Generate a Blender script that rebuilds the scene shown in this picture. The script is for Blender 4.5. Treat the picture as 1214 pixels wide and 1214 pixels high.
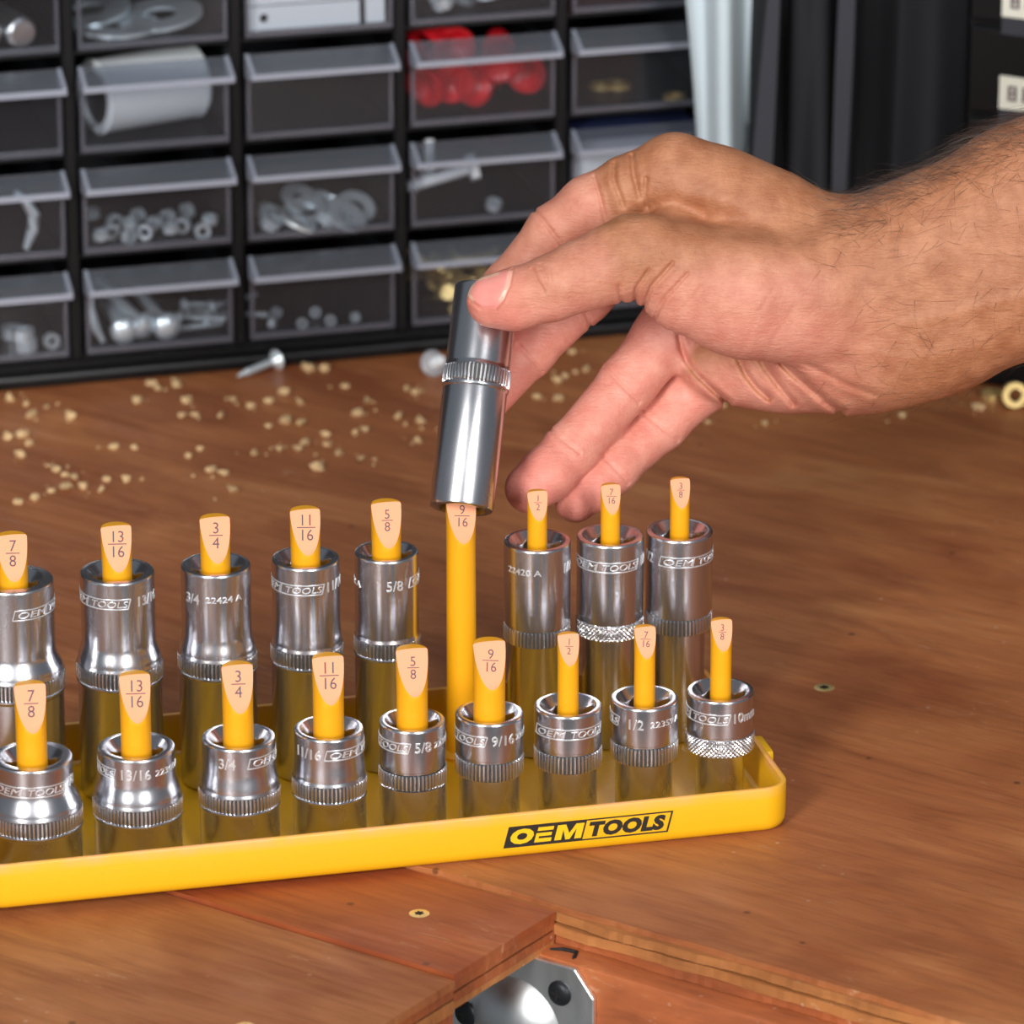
import bpy, bmesh, math, random
import numpy as np
from mathutils import Vector, Matrix, Euler

for o in list(bpy.data.objects):
    bpy.data.objects.remove(o, do_unlink=True)
scene = bpy.context.scene
C = scene.collection
R = math.radians
MM = 0.001

# ---------------------------------------------------------------- camera
PITCH = 20.8
CAM_H = 0.7147
cam_d = bpy.data.cameras.new('camera')
cam_d.sensor_width = 36.0
cam_d.sensor_fit = 'HORIZONTAL'
cam_d.lens = 36.0 * 6500.0 / 1214.0
cam_d.clip_start = 0.05
cam_d.clip_end = 50
cam_d.dof.use_dof = True
cam_d.dof.focus_distance = 1.745
cam_d.dof.aperture_fstop = 17.0
cam = bpy.data.objects.new('camera', cam_d)
C.objects.link(cam)
cam.location = (0, 0, CAM_H)
cam.rotation_euler = (R(90 - PITCH), 0, 0)
scene.camera = cam

# ---------------------------------------------------------------- world, lights, exposure
world = bpy.data.worlds.new('workshop_air')
scene.world = world
world.use_nodes = True
bgn = world.node_tree.nodes['Background']
bgn.inputs[0].default_value = (0.80, 0.90, 1.0, 1)
bgn.inputs[1].default_value = 0.17

def area(name, loc, target, sx, sy, power, col=(1, 1, 1)):
    d = bpy.data.lights.new(name, 'AREA')
    d.shape = 'RECTANGLE'
    d.size, d.size_y = sx, sy
    d.energy = power
    d.color = col
    o = bpy.data.objects.new(name, d)
    C.objects.link(o)
    o.location = loc
    o.rotation_euler = (Vector(target) - Vector(loc)).to_track_quat('-Z', 'Y').to_euler()
    return o

area('softbox', (-1.15, -0.80, 1.14), (-0.02, 1.70, 0.08), 0.52, 1.4, 66, (1, 0.985, 0.96))
area('softbox', (1.00, -0.85, 1.08), (0.03, 1.70, 0.08), 0.48, 1.3, 54, (1, 0.985, 0.96))
area('overhead_fill', (-0.1, 1.85, 2.2), (0, 1.9, 0), 1.4, 0.5, 7.5, (0.94, 0.97, 1))  # added unseen fill from overhead, brightens the rear of the bench

scene.view_settings.view_transform = 'Standard'
scene.view_settings.look = 'None'
scene.view_settings.gamma = 1
scene.view_settings.use_curve_mapping = False
scene.view_settings.exposure = 0.12

# ---------------------------------------------------------------- materials
def srgb(r, g, b):
    f = lambda c: (c / 255 / 12.92) if c / 255 <= 0.04045 else ((c / 255 + 0.055) / 1.055) ** 2.4
    return (f(r), f(g), f(b), 1)

class NT:
    """tiny node helper"""
    def __init__(self, name):
        self.m = bpy.data.materials.new(name)
        self.m.use_nodes = True
        self.t = self.m.node_tree
        self.b = self.t.nodes['Principled BSDF']
    def n(self, kind, **kw):
        nd = self.t.nodes.new(kind)
        for k, v in kw.items():
            if k.startswith('_'):
                setattr(nd, k[1:], v)
            else:
                nd.inputs[k.replace('__', ' ')].default_value = v
        return nd
    def l(self, a, b):
        self.t.links.new(a, b)
    def set(self, **kw):
        for k, v in kw.items():
            self.b.inputs[k.replace('__', ' ')].default_value = v
        return self
    def coords(self, scale=(1, 1, 1), rot=(0, 0, 0), kind='Object'):
        tc = self.n('ShaderNodeTexCoord')
        mp = self.n('ShaderNodeMapping')
        mp.inputs['Scale'].default_value = scale
        mp.inputs['Rotation'].default_value = rot
        self.l(tc.outputs[kind], mp.inputs['Vector'])
        return mp.outputs[0]
    def noise(self, vec, scale, detail=4, rough=0.55, dist=0.0):
        nd = self.n('ShaderNodeTexNoise', Scale=scale, Detail=detail, Roughness=rough, Distortion=dist)
        self.l(vec, nd.inputs['Vector'])
        return nd.outputs['Fac']
    def ramp(self, fac, stops):
        nd = self.n('ShaderNodeValToRGB')
        e = nd.color_ramp.elements
        while len(e) > 1:
            e.remove(e[-1])
        e[0].position, e[0].color = stops[0]
        for p, c in stops[1:]:
            x = e.new(p)
            x.color = c
        self.l(fac, nd.inputs[0])
        return nd.outputs[0]
    def mix(self, fac, a, b, mode='MIX'):
        nd = self.n('ShaderNodeMix', _data_type='RGBA', _blend_type=mode)
        for sock, v in ((nd.inputs[0], fac), (nd.inputs[6], a), (nd.inputs[7], b)):
            if hasattr(v, 'is_linked'):
                self.l(v, sock)
            else:
                sock.default_value = v
        return nd.outputs[2]
    def bump(self, h, strength, dist=0.001, nrm=None):
        nd = self.n('ShaderNodeBump', Strength=strength, Distance=dist)
        self.l(h, nd.inputs['Height'])
        if nrm:
            self.l(nrm, nd.inputs['Normal'])
        return nd.outputs[0]

def plain(name, col, rough=0.5, metal=0.0, coat=0.0, bump=None, spec=0.5):
    t = NT(name).set(Base__Color=col, Roughness=rough, Metallic=metal, Coat__Weight=coat)
    t.b.inputs['Specular IOR Level'].default_value = spec
    if bump:
        v = t.coords()
        h = t.noise(v, bump[0], 3)
        t.l(t.bump(h, bump[1], bump[2]), t.b.inputs['Normal'])
    return t.m

def wood(name, base, dark, light, rot=0.0, gscale=1.0, rough=0.5):
    t = NT(name)
    v = t.coords((9 * gscale, 110 * gscale, 60 * gscale), (0, 0, rot))
    v2 = t.coords((8, 20, 10), (0, 0, rot))
    g = t.noise(v, 1.6, 6, 0.62, 0.6)
    big = t.noise(v2, 1.3, 4, 0.6, 0.9)
    v3 = t.coords((40, 520, 200), (0, 0, rot))
    fine = t.noise(v3, 1.0, 3, 0.6, 0.2)
    c1 = t.ramp(big, [(0.30, dark), (0.55, base), (0.75, light)])
    c2 = t.ramp(g, [(0.30, (0.68, 0.64, 0.60, 1)), (0.55, (1, 1, 1, 1)), (0.72, (1.12, 1.08, 1.0, 1))])
    c = t.mix(0.55, c1, c2, 'MULTIPLY')
    c3 = t.ramp(fine, [(0.34, (0.62, 0.55, 0.5, 1)), (0.48, (1, 1, 1, 1))])
    c = t.mix(0.4, c, c3, 'MULTIPLY')
    # pale scuffs and scratches
    v4 = t.coords((30, 190, 60), (0, 0, rot + 0.5))
    sc = t.noise(v4, 1.7, 5, 0.7, 1.2)
    v5 = t.coords((14, 14, 14))
    pa = t.noise(v5, 1.0, 3)
    s1 = t.ramp(sc, [(0.60, (0, 0, 0, 1)), (0.70, (1, 1, 1, 1))])
    s2 = t.ramp(pa, [(0.48, (0, 0, 0, 1)), (0.62, (1, 1, 1, 1))])
    sf = t.mix(1.0, s1, s2, 'MULTIPLY')
    c = t.mix(t.mix(0.55, (0, 0, 0, 1), sf), c, srgb(205, 170, 135))
    # knots / dark specks
    vs = t.n('ShaderNodeTexVoronoi', Scale=38.0)
    t.l(t.coords(), vs.inputs['Vector'])
    sp = t.ramp(vs.outputs['Distance'], [(0.035, (1, 1, 1, 1)), (0.055, (0, 0, 0, 1))])
    c = t.mix(t.mix(0.6, (0, 0, 0, 1), sp), c, srgb(50, 28, 18))
    # pale dust specks
    vd = t.n('ShaderNodeTexVoronoi', Scale=105.0)
    t.l(t.coords((1, 1, 1), (0.3, 0.2, 0.7)), vd.inputs['Vector'])
    dp = t.ramp(vd.outputs['Distance'], [(0.05, (1, 1, 1, 1)), (0.09, (0, 0, 0, 1))])
    c = t.mix(t.mix(1.0, dp, t.mix(0.6, s2, (0, 0, 0, 1)), 'MULTIPLY'), c, srgb(225, 205, 180))
    t.l(c, t.b.inputs['Base Color'])
    rr = t.ramp(g, [(0.3, (rough + .12,) * 3 + (1,)), (0.7, (rough - .08,) * 3 + (1,))])
    t.l(rr, t.b.inputs['Roughness'])
    t.l(t.bump(g, 0.25, 0.0006, t.bump(fine, 0.25, 0.0003)), t.b.inputs['Normal'])
    return t.m

def clear(name, tint, gloss=0.08, haze=0.06, rough=0.12, hcol=(0.7, 0.75, 0.85, 1)):
    t = NT(name)
    tr = t.n('ShaderNodeBsdfTransparent', Color=tint)
    gl = t.n('ShaderNodeBsdfGlossy', Color=(1, 1, 1, 1), Roughness=rough)
    df = t.n('ShaderNodeBsdfDiffuse', Color=hcol)
    m1 = t.n('ShaderNodeMixShader', Fac=haze)
    m2 = t.n('ShaderNodeMixShader', Fac=gloss)
    t.l(tr.outputs[0], m1.inputs[1]); t.l(df.outputs[0], m1.inputs[2])
    t.l(m1.outputs[0], m2.inputs[1]); t.l(gl.outputs[0], m2.inputs[2])
    out = t.t.nodes['Material Output']
    t.l(m2.outputs[0], out.inputs[0])
    t.t.nodes.remove(t.b)
    return t.m

def chrome(name, col, rough):
    t = NT(name).set(Base__Color=col, Metallic=1.0, Roughness=rough)
    v = t.coords((900, 900, 900))
    h = t.noise(v, 1.0, 2)
    t.l(t.bump(h, 0.035, 0.0002), t.b.inputs['Normal'])
    v2 = t.coords((90, 90, 30))
    r = t.noise(v2, 1.0, 4)
    t.l(t.ramp(r, [(0.3, (rough * .85,) * 3 + (1,)), (0.7, (rough * 1.2,) * 3 + (1,))]), t.b.inputs['Roughness'])
    return t.m

M = {}
M['yellow'] = plain('yellow_plastic', srgb(236, 164, 12), 0.42, bump=(700, 0.06, 0.0003))
M['tray_yellow'] = plain('yellow_enamel', srgb(238, 184, 18), 0.38, bump=(260, 0.05, 0.0004))
M['peg_face'] = plain('bare_peg_face', srgb(238, 160, 118), 0.6)
M['ink'] = plain('grey_ink', srgb(92, 72, 82), 0.6)
M['black_ink'] = plain('black_ink', srgb(30, 26, 20), 0.5)
M['chrome'] = chrome('satin_chrome', (0.62, 0.62, 0.66, 1), 0.24)
M['chrome_bright'] = chrome('knurled_chrome', (0.74, 0.74, 0.77, 1), 0.26)
M['groove'] = plain('shaded_groove', (0.07, 0.065, 0.06, 1), 0.5, 0.6)  # shade between the knurl teeth put into the colour
M['engrave'] = plain('stamped_bright_metal', (0.80, 0.81, 0.83, 1), 0.38, 0.75)
M['bench'] = wood('varnished_plywood', srgb(170, 104, 60), srgb(142, 78, 42), srgb(190, 128, 78))
M['plank'] = wood('red_varnished_plank', srgb(158, 80, 42), srgb(128, 56, 28), srgb(178, 102, 54))
M['plank_old'] = wood('worn_plank', srgb(160, 98, 56), srgb(134, 70, 36), srgb(178, 116, 70))
M['ply_a'] = wood('ply_edge_pale', srgb(176, 112, 58), srgb(140, 84, 40), srgb(200, 140, 82), 0, 1.4, 0.75)
M['ply_b'] = wood('ply_edge_red', srgb(160, 84, 40), srgb(120, 60, 26), srgb(182, 104, 56), 0, 1.4, 0.7)
M['ply_c'] = wood('ply_edge_dark', srgb(96, 56, 30), srgb(64, 36, 18), srgb(130, 84, 46), 0, 1.4, 0.8)
M['black_screw'] = plain('black_phosphate_screw', srgb(44, 46, 50), 0.45, 0.7)
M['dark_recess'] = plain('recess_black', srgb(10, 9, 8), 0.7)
M['brass'] = plain('yellow_zinc', (0.78, 0.58, 0.24, 1), 0.3, 0.6)
M['zinc'] = plain('zinc_plated_steel', (0.80, 0.89, 0.94, 1), 0.28, 0.55)
M['alu'] = chrome('aluminium', (0.88, 0.90, 0.91, 1), 0.36)
M['black_plastic'] = plain('black_plastic', srgb(9, 10, 13), 0.4, bump=(400, 0.05, 0.0003), spec=0.35)
M['drawer'] = clear('clear_drawer_plastic', (0.86, 0.87, 0.89, 1), 0.025, 0.012, 0.12)
M['pull'] = clear('clear_drawer_pull', (0.80, 0.82, 0.85, 1), 0.08, 0.075, 0.28, (0.55, 0.60, 0.68, 1))
M['pull_edge'] = clear('clear_pull_edge', (0.6, 0.62, 0.68, 1), 0.12, 0.38, 0.25, (0.66, 0.71, 0.84, 1))
M['white_plastic'] = plain('white_plastic', srgb(226, 232, 236), 0.5)
M['red_plastic'] = plain('red_plastic', srgb(214, 30, 42), 0.35)
M['crumb'] = plain('raw_wood_crumb', srgb(208, 174, 128), 0.85, bump=(900, 0.3, 0.0005))
M['clear_cap'] = clear('clear_cap_plastic', (0.85, 0.87, 0.9, 1), 0.12, 0.35, 0.15, (0.8, 0.82, 0.86, 1))
M['wall'] = plain('dark_painted_wall', srgb(30, 31, 34), 0.8, bump=(60, 0.2, 0.001))
M['concrete'] = plain('concrete_floor', srgb(92, 90, 86), 0.85, bump=(30, 0.3, 0.002))
M['black_cloth'] = plain('black_cloth', srgb(24, 26, 31), 0.85, bump=(1500, 0.3, 0.0004))
M['grey_cloth'] = plain('charcoal_cloth', srgb(52, 54, 62), 0.85, bump=(1500, 0.3, 0.0004))
M['white_cloth'] = plain('white_cotton', srgb(196, 212, 220), 0.9, bump=(1200, 0.35, 0.0005))
M['card'] = plain('paper_card', srgb(226, 226, 212), 0.7)
M['blue_paper'] = plain('blue_card', srgb(40, 52, 96), 0.6)

# ---------------------------------------------------------------- mesh helpers (all shapes in millimetres)
def new_obj(name, mesh, mat=None, parent=None, loc=None, rot=None):
    o = bpy.data.objects.new(name, mesh)
    C.objects.link(o)
    mats = mat if isinstance(mat, (list, tuple)) else ([mat] if mat else [])
    for m in mats:
        if m.name not in [x.name for x in mesh.materials if x]:
            mesh.materials.append(m)
    if parent:
        o.parent = parent
    if loc is not None:
        o.location = [c * MM for c in loc]
    if rot is not None:
        o.rotation_euler = rot
    return o

def fin(bm, name, smooth=None):
    """bmesh in mm -> mesh in metres"""
    bmesh.ops.scale(bm, vec=(MM, MM, MM), verts=bm.verts)
    bmesh.ops.recalc_face_normals(bm, faces=bm.faces)
    me = bpy.data.meshes.new(name)
    bm.to_mesh(me)
    bm.free()
    if smooth is not None:
        me.polygons.foreach_set('use_smooth', [True] * len(me.polygons))
        me.set_sharp_from_angle(angle=R(smooth))
    return me

def thing(name, label, cat, loc=(0, 0, 0), rz=0.0, group=None, rot=None):
    o = bpy.data.objects.new(name, None)
    o.empty_display_size = 0.01
    C.objects.link(o)
    o.location = [c * MM for c in loc]
    o.rotation_euler = rot if rot is not None else (0, 0, rz)
    return tag(o, label, cat, group)

def tag(o, label=None, cat=None, group=None, kind=None):
    if label: o['label'] = label
    if cat: o['category'] = cat
    if group: o['group'] = group
    if kind: o['kind'] = kind
    return o

def box(bm, x0, x1, y0, y1, z0, z1, bev=0.0, seg=1):
    r = bmesh.ops.create_cube(bm, size=1)
    vs = r['verts']
    for v in vs:
        v.co = Vector(((x0 + x1) / 2 + v.co.x * (x1 - x0), (y0 + y1) / 2 + v.co.y * (y1 - y0), (z0 + z1) / 2 + v.co.z * (z1 - z0)))
    if bev:
        es = list({e for v in vs for e in v.link_edges})
        bmesh.ops.bevel(bm, geom=es, offset=bev, segments=seg, affect='EDGES', profile=0.5)

def prism(bm, pts, z0, z1, cap=True):
    a = [bm.verts.new((x, y, z0)) for x, y in pts]
    b = [bm.verts.new((x, y, z1)) for x, y in pts]
    n = len(pts)
    for i in range(n):
        bm.faces.new((a[i], a[(i + 1) % n], b[(i + 1) % n], b[i]))
    if cap:
        bm.faces.new(a[::-1])
        bm.faces.new(b)
    return a, b

def lathe(bm, prof, n=48, close=False, cap0=False, cap1=False):
    """prof: list of (r, z)"""
    rings = []
    for r, z in prof:
        if r < 1e-6:
            rings.append([bm.verts.new((0, 0, z))])
        else:
            rings.append([bm.verts.new((r * math.cos(2 * math.pi * i / n), r * math.sin(2 * math.pi * i / n), z)) for i in range(n)])
    prs = list(zip(rings, rings[1:])) + ([(rings[-1], rings[0])] if close else [])
    for a, b in prs:
        for i in range(n):
            j = (i + 1) % n
            if len(a) == 1 and len(b) == 1: continue
            if len(a) == 1: bm.faces.new((a[0], b[j], b[i]))
            elif len(b) == 1: bm.faces.new((a[i], a[j], b[0]))
            else: bm.faces.new((a[i], a[j], b[j], b[i]))
    if cap0 and len(rings[0]) > 1: bm.faces.new(rings[0][::-1])
    if cap1 and len(rings[-1]) > 1: bm.faces.new(rings[-1])
    return rings

def tube(bm, pts, rads, n=10, caps=True):
    """round tube through points"""
    pts = [Vector(p) for p in pts]
    rings = []
    up = Vector((0.123, 0.31, 0.94)).normalized()
    for i, p in enumerate(pts):
        t = (pts[min(i + 1, len(pts) - 1)] - pts[max(i - 1, 0)]).normalized()
        a = t.cross(up)
        if a.length < 1e-3: a = t.cross(Vector((1, 0, 0)))
        a.normalize()
        b = t.cross(a)
        r = rads[i] if isinstance(rads, (list, tuple)) else rads
        rings.append([bm.verts.new(p + (a * math.cos(k * 2 * math.pi / n) + b * math.sin(k * 2 * math.pi / n)) * r) for k in range(n)])
    for u, v in zip(rings, rings[1:]):
        for k in range(n):
            bm.faces.new((u[k], u[(k + 1) % n], v[(k + 1) % n], v[k]))
    if caps:
        bm.faces.new(rings[0][::-1]); bm.faces.new(rings[-1])

_txt = {}
def text_tris(s, bold=0.0, shear=0.0, spacing=1.0):
    """flat text outline as (verts Nx2 with height-1 capitals, faces)"""
    key = (s, bold, shear, spacing)
    if key in _txt: return _txt[key]
    cu = bpy.data.curves.new('txt', 'FONT')
    cu.body = s
    cu.size = 1.0
    cu.offset = bold
    cu.shear = shear
    cu.space_character = spacing
    cu.resolution_u = 3
    cu.align_x = 'CENTER'
    ob = bpy.data.objects.new('txt', cu)
    C.objects.link(ob)
    dg = bpy.context.evaluated_depsgraph_get()
    me = bpy.data.meshes.new_from_object(ob.evaluated_get(dg))
    V = [(v.co.x / 0.69, v.co.y / 0.69) for v in me.vertices]
    F = [tuple(p.vertices) for p in me.polygons]
    bpy.data.objects.remove(ob)
    bpy.data.meshes.remove(me)
    bpy.data.curves.remove(cu)
    _txt[key] = (V, F)
    return V, F

def add_flat(bm, V, F, f):
    """add text triangles, each vertex placed by f(x, y)"""
    vs = [bm.verts.new(f(x, y)) for x, y in V]
    for p in F:
        try: bm.faces.new([vs[i] for i in p])
        except ValueError: pass

# ---------------------------------------------------------------- the setting
bm = bmesh.new(); box(bm, -2500, 2500, -1500, 2600, -940, -900)
tag(new_obj('floor', fin(bm, 'floor'), M['concrete']), 'grey concrete workshop floor under the bench', 'floor', kind='structure')
bm = bmesh.new(); box(bm, -2500, 2500, 2440, 2500, -900, 1700)
tag(new_obj('wall_back', fin(bm, 'wall_back'), M['wall']), 'dark painted wall behind the bench', 'wall', kind='structure')

# ---------------------------------------------------------------- workbench
rng = random.Random(4)
def ragged_slab(x0, x1, y0, y1, z0, z1, jit, step=6.0, end_jit=0.0, amp=0.0):
    """slab whose front (y0) edge is splintered; fine steps only over the stretch in view"""
    bm = bmesh.new()
    xs = [x0]
    x = max(x0, -320)
    while x < min(x1, 330):
        if x > xs[-1] + 1: xs.append(x)
        x += step
    if x1 - xs[-1] < 1: xs.pop()
    xs.append(x1)
    ph = rng.uniform(0, 6)
    fr = [(x, y0 + rng.uniform(-jit, jit) + amp * (0.6 * math.sin(x / 23 + ph) * math.sin(x / 61 + 2 * ph) + 0.4 * math.sin(x / 7.3 + 3 * ph) * math.sin(x / 17 + ph))) for x in xs]
    fr[0] = (x0, y0); fr[-1] = (x1, y0)
    en = []
    if end_jit:
        k = 10
        en = [(x1 + rng.uniform(-end_jit, end_jit), y0 + (y1 - y0) * i / k) for i in range(1, k)]
    pts = fr + en + [(x1, y1), (x0, y1)]
    prism(bm, pts, z0, z1)
    return bm

bench = thing('workbench', 'scuffed reddish plywood workbench with stepped planks along its front edge', 'workbench', (13.8, 1538.4, 0), R(-34.5))
def ply_stack(bm_args, layers, top_mat, name, jit, end_jit=0.0, amp=0.0):
    x0, x1, y0, y1 = bm_args
    top = None
    for i, (za, zb, setback, mat) in enumerate(layers):
        b = ragged_slab(x0, x1 - (setback if end_jit else 0), y0 + setback, y1, zb, za, jit if i else jit * 0.7, 2.6, end_jit, amp)
        if i == 0:
            top = new_obj(name, fin(b, name), top_mat, bench)
        else:
            new_obj('ply', fin(b, 'ply'), mat, top)
    return top

ply_stack((-1150, 560, 0, 960), [(0, -2.0, 1.3, None), (-2.0, -5.0, 0.0, M['ply_a']), (-5.0, -5.8, 2.2, M['ply_c']),
                                 (-5.7, -9.0, -0.3, M['ply_a']), (-9.0, -12.2, 0.2, M['ply_b'])], M['bench'], 'top_board', 0.28, 0.0, 1.5)
pl1 = ply_stack((-1150, 0, -55.3, -0.7), [(-1.4, -4.0, 0.0, None), (-4.0, -7.2, 0.3, M['ply_b']), (-7.2, -8.0, 1.0, M['ply_c']),
                                 (-8.0, -11.0, 0.2, M['ply_b']), (-11.0, -13.4, 0.5, M['ply_a'])], M['plank'], 'plank', 0.12, 0.15)
pl2 = ply_stack((-1150, 1.0, -300, -56.4), [(-2.6, -5.4, 0.0, None), (-5.4, -8.6, 0.4, M['ply_b']), (-8.6, -9.4, 1.0, M['ply_c']),
                                 (-9.4, -13.4, 0.2, M['ply_a']), (-13.4, -19, 0.6, M['ply_b'])], M['plank_old'], 'plank', 0.12, 0.15)

def bench_local(x, y):
    a = R(-34.5); dx, dy = x - 13.8, y - 1538.4
    return (dx * math.cos(a) + dy * math.sin(a), -dx * math.sin(a) + dy * math.cos(a))

def star_pts(n, r0, r1, ph=0.0):
    return [((r0 if i % 2 else r1) * math.cos(math.pi * i / n + ph), (r0 if i % 2 else r1) * math.sin(math.pi * i / n + ph)) for i in range(2 * n)]

def deck_screw(parent, xy, z, r, mat, ph):
    lx, ly = bench_local(*xy)
    bm = bmesh.new()
    lathe(bm, [(0, z - 4), (r * 0.5, z - 4), (r, z - 0.25), (r, z - 0.05), (r * 0.93, z + 0.06), (r * 0.5, z + 0.08), (0, z + 0.08)], 28)
    s = new_obj('screw', fin(bm, 'screw', 40), mat, parent, (lx, ly, 0), (0, 0, ph))
    bm = bmesh.new()
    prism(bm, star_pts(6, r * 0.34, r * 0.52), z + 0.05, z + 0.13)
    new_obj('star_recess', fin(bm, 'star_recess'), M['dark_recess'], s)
    return s
deck_screw(pl1, (-28.6, 1536.6), -1.4, 3.3, M['brass'], 0.3)
deck_screw(pl2, (-78.9, 1460.0), -2.6, 3.3, M['brass'], 0.9)
deck_screw(bench.children[0], (105.7, 1714.2), 0.0, 3.6, M['brass'], 0.1)

# rail under the top, standing proud of its edge, with a pencil tick
bm = bmesh.new(); box(bm, -700, 560, -9, 120, -62, -12.4, 1.8, 2)
rail = new_obj('rail', fin(bm, 'rail', 40), M['ply_b'], bench)
bm = bmesh.new()
tube(bm, [(1.0, -5.0, -12.2), (4.5, -3.0, -12.15), (9, -2.4, -12.15), (10.4, -5.6, -12.2), (10.6, -6.8, -12.2)], [0.3, 0.7, 0.7, 0.6, 0.2], 8)
new_obj('pen_mark', fin(bm, 'pen_mark'), M['dark_recess'], rail)
for lx, ly in ((-1080, 60), (-1080, 880), (480, 60), (480, 880)):
    bm = bmesh.new(); box(bm, lx - 35, lx + 35, ly - 35, ly + 35, -900, -12.3, 2)
    new_obj('leg', fin(bm, 'leg'), M['ply_b'], bench)

# clipped metal corner plate screwed to the rail's front face
plate = bmesh.new()
pp = [(-46, -0.9), (14, -0.9), (21, -9.2), (21, -46), (-46, -46)]
a = [plate.verts.new((x, -11.0, -12.4 + z)) for x, z in pp]
b = [plate.verts.new((x, -9.0, -12.4 + z)) for x, z in pp]
for i in range(5): plate.faces.new((a[i], a[(i + 1) % 5], b[(i + 1) % 5], b[i]))
plate.faces.new(a); plate.faces.new(b[::-1])
bmesh.ops.bevel(plate, geom=[e for e in plate.edges], offset=0.35, segments=1, affect='EDGES')
pm = new_obj('corner_plate', fin(plate, 'corner_plate'), M['alu'], bench)
bm = bmesh.new()     # pressed boss in the middle of the plate
lathe(bm, [(0, 5.0), (5, 4.7), (10, 3.6), (14, 1.6), (16.5, 0.3), (17.5, 0)], 40)
new_obj('boss', fin(bm, 'boss', 60), M['alu'], pm, (-8, -10.9, -39), (R(90), 0, 0))
for sx, sz in ((8.7, -10.3), (-26.4, -27.0)):
    bm = bmesh.new()
    lathe(bm, [(4.1, 0), (4.1, 0.5), (3.7, 1.1), (2.6, 1.6), (0, 1.8)], 28)
    s = new_obj('screw', fin(bm, 'screw', 40), M['black_screw'], pm, (sx, -11.0, -12.4 + sz), (R(90), 0.2, 0))
    bm = bmesh.new()
    w, l = 0.45, 2.0
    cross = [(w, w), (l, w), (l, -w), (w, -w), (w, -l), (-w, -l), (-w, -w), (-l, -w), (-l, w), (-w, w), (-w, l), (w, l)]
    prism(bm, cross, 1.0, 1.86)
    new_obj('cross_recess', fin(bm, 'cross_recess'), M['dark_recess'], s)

# ---------------------------------------------------------------- parts cabinet
CAB_YAW = R(15.4)
PITCHX, PITCHZ = 65.6, 41.0
cab = thing('parts_cabinet', 'black plastic cabinet of small clear drawers standing behind the socket tray', 'cabinet', (-199.4, 2012.8, 0), CAB_YAW)
X0 = 31.5 - PITCHX          # left divider centre
NC, NR = 5, 4
XL, XR = X0 - 4, X0 + PITCHX * NC + 4
Z0 = 11.4
ZT = Z0 + NR * PITCHZ + 6
DEP = 150.0
bm = bmesh.new()
box(bm, XL, XR, DEP - 3, DEP, 0, ZT)                        # back
box(bm, XL, XL + 5, 6, DEP - 3, 0, ZT); box(bm, XR - 5, XR, 6, DEP - 3, 0, ZT)
box(bm, XL, XR, 4, DEP - 3, ZT - 4, ZT)
new_obj('shell', fin(bm, 'shell'), M['black_plastic'], cab)
bm = bmesh.new()
box(bm, XL - 1, XR + 1, 0, 10, 0, 5.5, 1.6, 2)              # rounded foot rail
box(bm, XL, XR, 5, DEP - 3, 5, Z0 - 2.5, 0.8)
new_obj('base', fin(bm, 'base'), M['black_plastic'], cab)
for k in range(NC + 1):
    bm = bmesh.new(); x = X0 + PITCHX * k
    box(bm, x - 1.6, x + 1.6, 5, DEP - 3, Z0 - 2.5, ZT - 4)
    box(bm, x - 2.6, x + 2.6, 4, 8, Z0 - 2.5, ZT - 4, 0.8)
    new_obj('divider', fin(bm, 'divider'), M['black_plastic'], cab)
for r in range(NR):
    bm = bmesh.new(); z = Z0 + PITCHZ * r
    box(bm, XL + 5, XR - 5, 6, DEP - 3, z - 2.4, z - 0.6)
    new_obj('shelf', fin(bm, 'shelf'), M['black_plastic'], cab)

def drawer_mesh():
    bm = bmesh.new()
    w, d, h, t = PITCHX - 7, 120, 34.2, 1.1
    box(bm, 0, w, 0, t, 0, h, 0.3)
    box(bm, 0, w, t, d, 0, t)
    box(bm, 0, t, t, d, t, h - 6); box(bm, w - t, w, t, d, t, h - 6)
    box(bm, 0, w, d, d + t, 0, h - 6)
    return fin(bm, 'drawer')
def rim_mesh():
    """thicker bottom and side rims of the drawer front"""
    bm = bmesh.new()
    w = PITCHX - 7
    box(bm, 0, w, -1.2, 0, 0, 2.6, 0.4); box(bm, 0, 1.8, -1.0, 0, 2.6, 31.5, 0.3); box(bm, w - 1.8, w, -1.0, 0, 2.6, 31.5, 0.3)
    return fin(bm, 'front_rim')
def pull_mesh(notch=False):
    bm = bmesh.new()
    w, d, z = PITCHX - 6.4, 11.0, 34.2
    prof = [(0, z), (-d, z - 5.0), (-d, z - 6.2), (0, z - 1.2)]
    a = [bm.verts.new((-0.3, y, q)) for y, q in prof]
    b = [bm.verts.new((w - 0.3, y, q)) for y, q in prof]
    for i in range(4): bm.faces.new((a[i], a[(i + 1) % 4], b[(i + 1) % 4], b[i]))
    bm.faces.new(a[::-1]); bm.faces.new(b)
    return fin(bm, 'pull')
def pull_edge_mesh():
    bm = bmesh.new()
    w, d, z = PITCHX - 6.4, 11.0, 34.2
    box(bm, -0.3, w - 0.3, -d - 0.8, -d + 0.6, z - 7.4, z - 5.0, 0.3)
    for x in (-0.3, w - 1.9):
        pr = [(0, z + 0.3), (-d, z - 4.7), (-d, z - 7.4), (0, z - 9)]
        a = [bm.verts.new((x, y, q)) for y, q in pr]; b = [bm.verts.new((x + 1.6, y, q)) for y, q in pr]
        for i in range(4): bm.faces.new((a[i], a[(i + 1) % 4], b[(i + 1) % 4], b[i]))
        bm.faces.new(a[::-1]); bm.faces.new(b)
    return fin(bm, 'pull_edge')
DM, RM, PM_, EM = drawer_mesh(), rim_mesh(), pull_mesh(), pull_edge_mesh()
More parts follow.
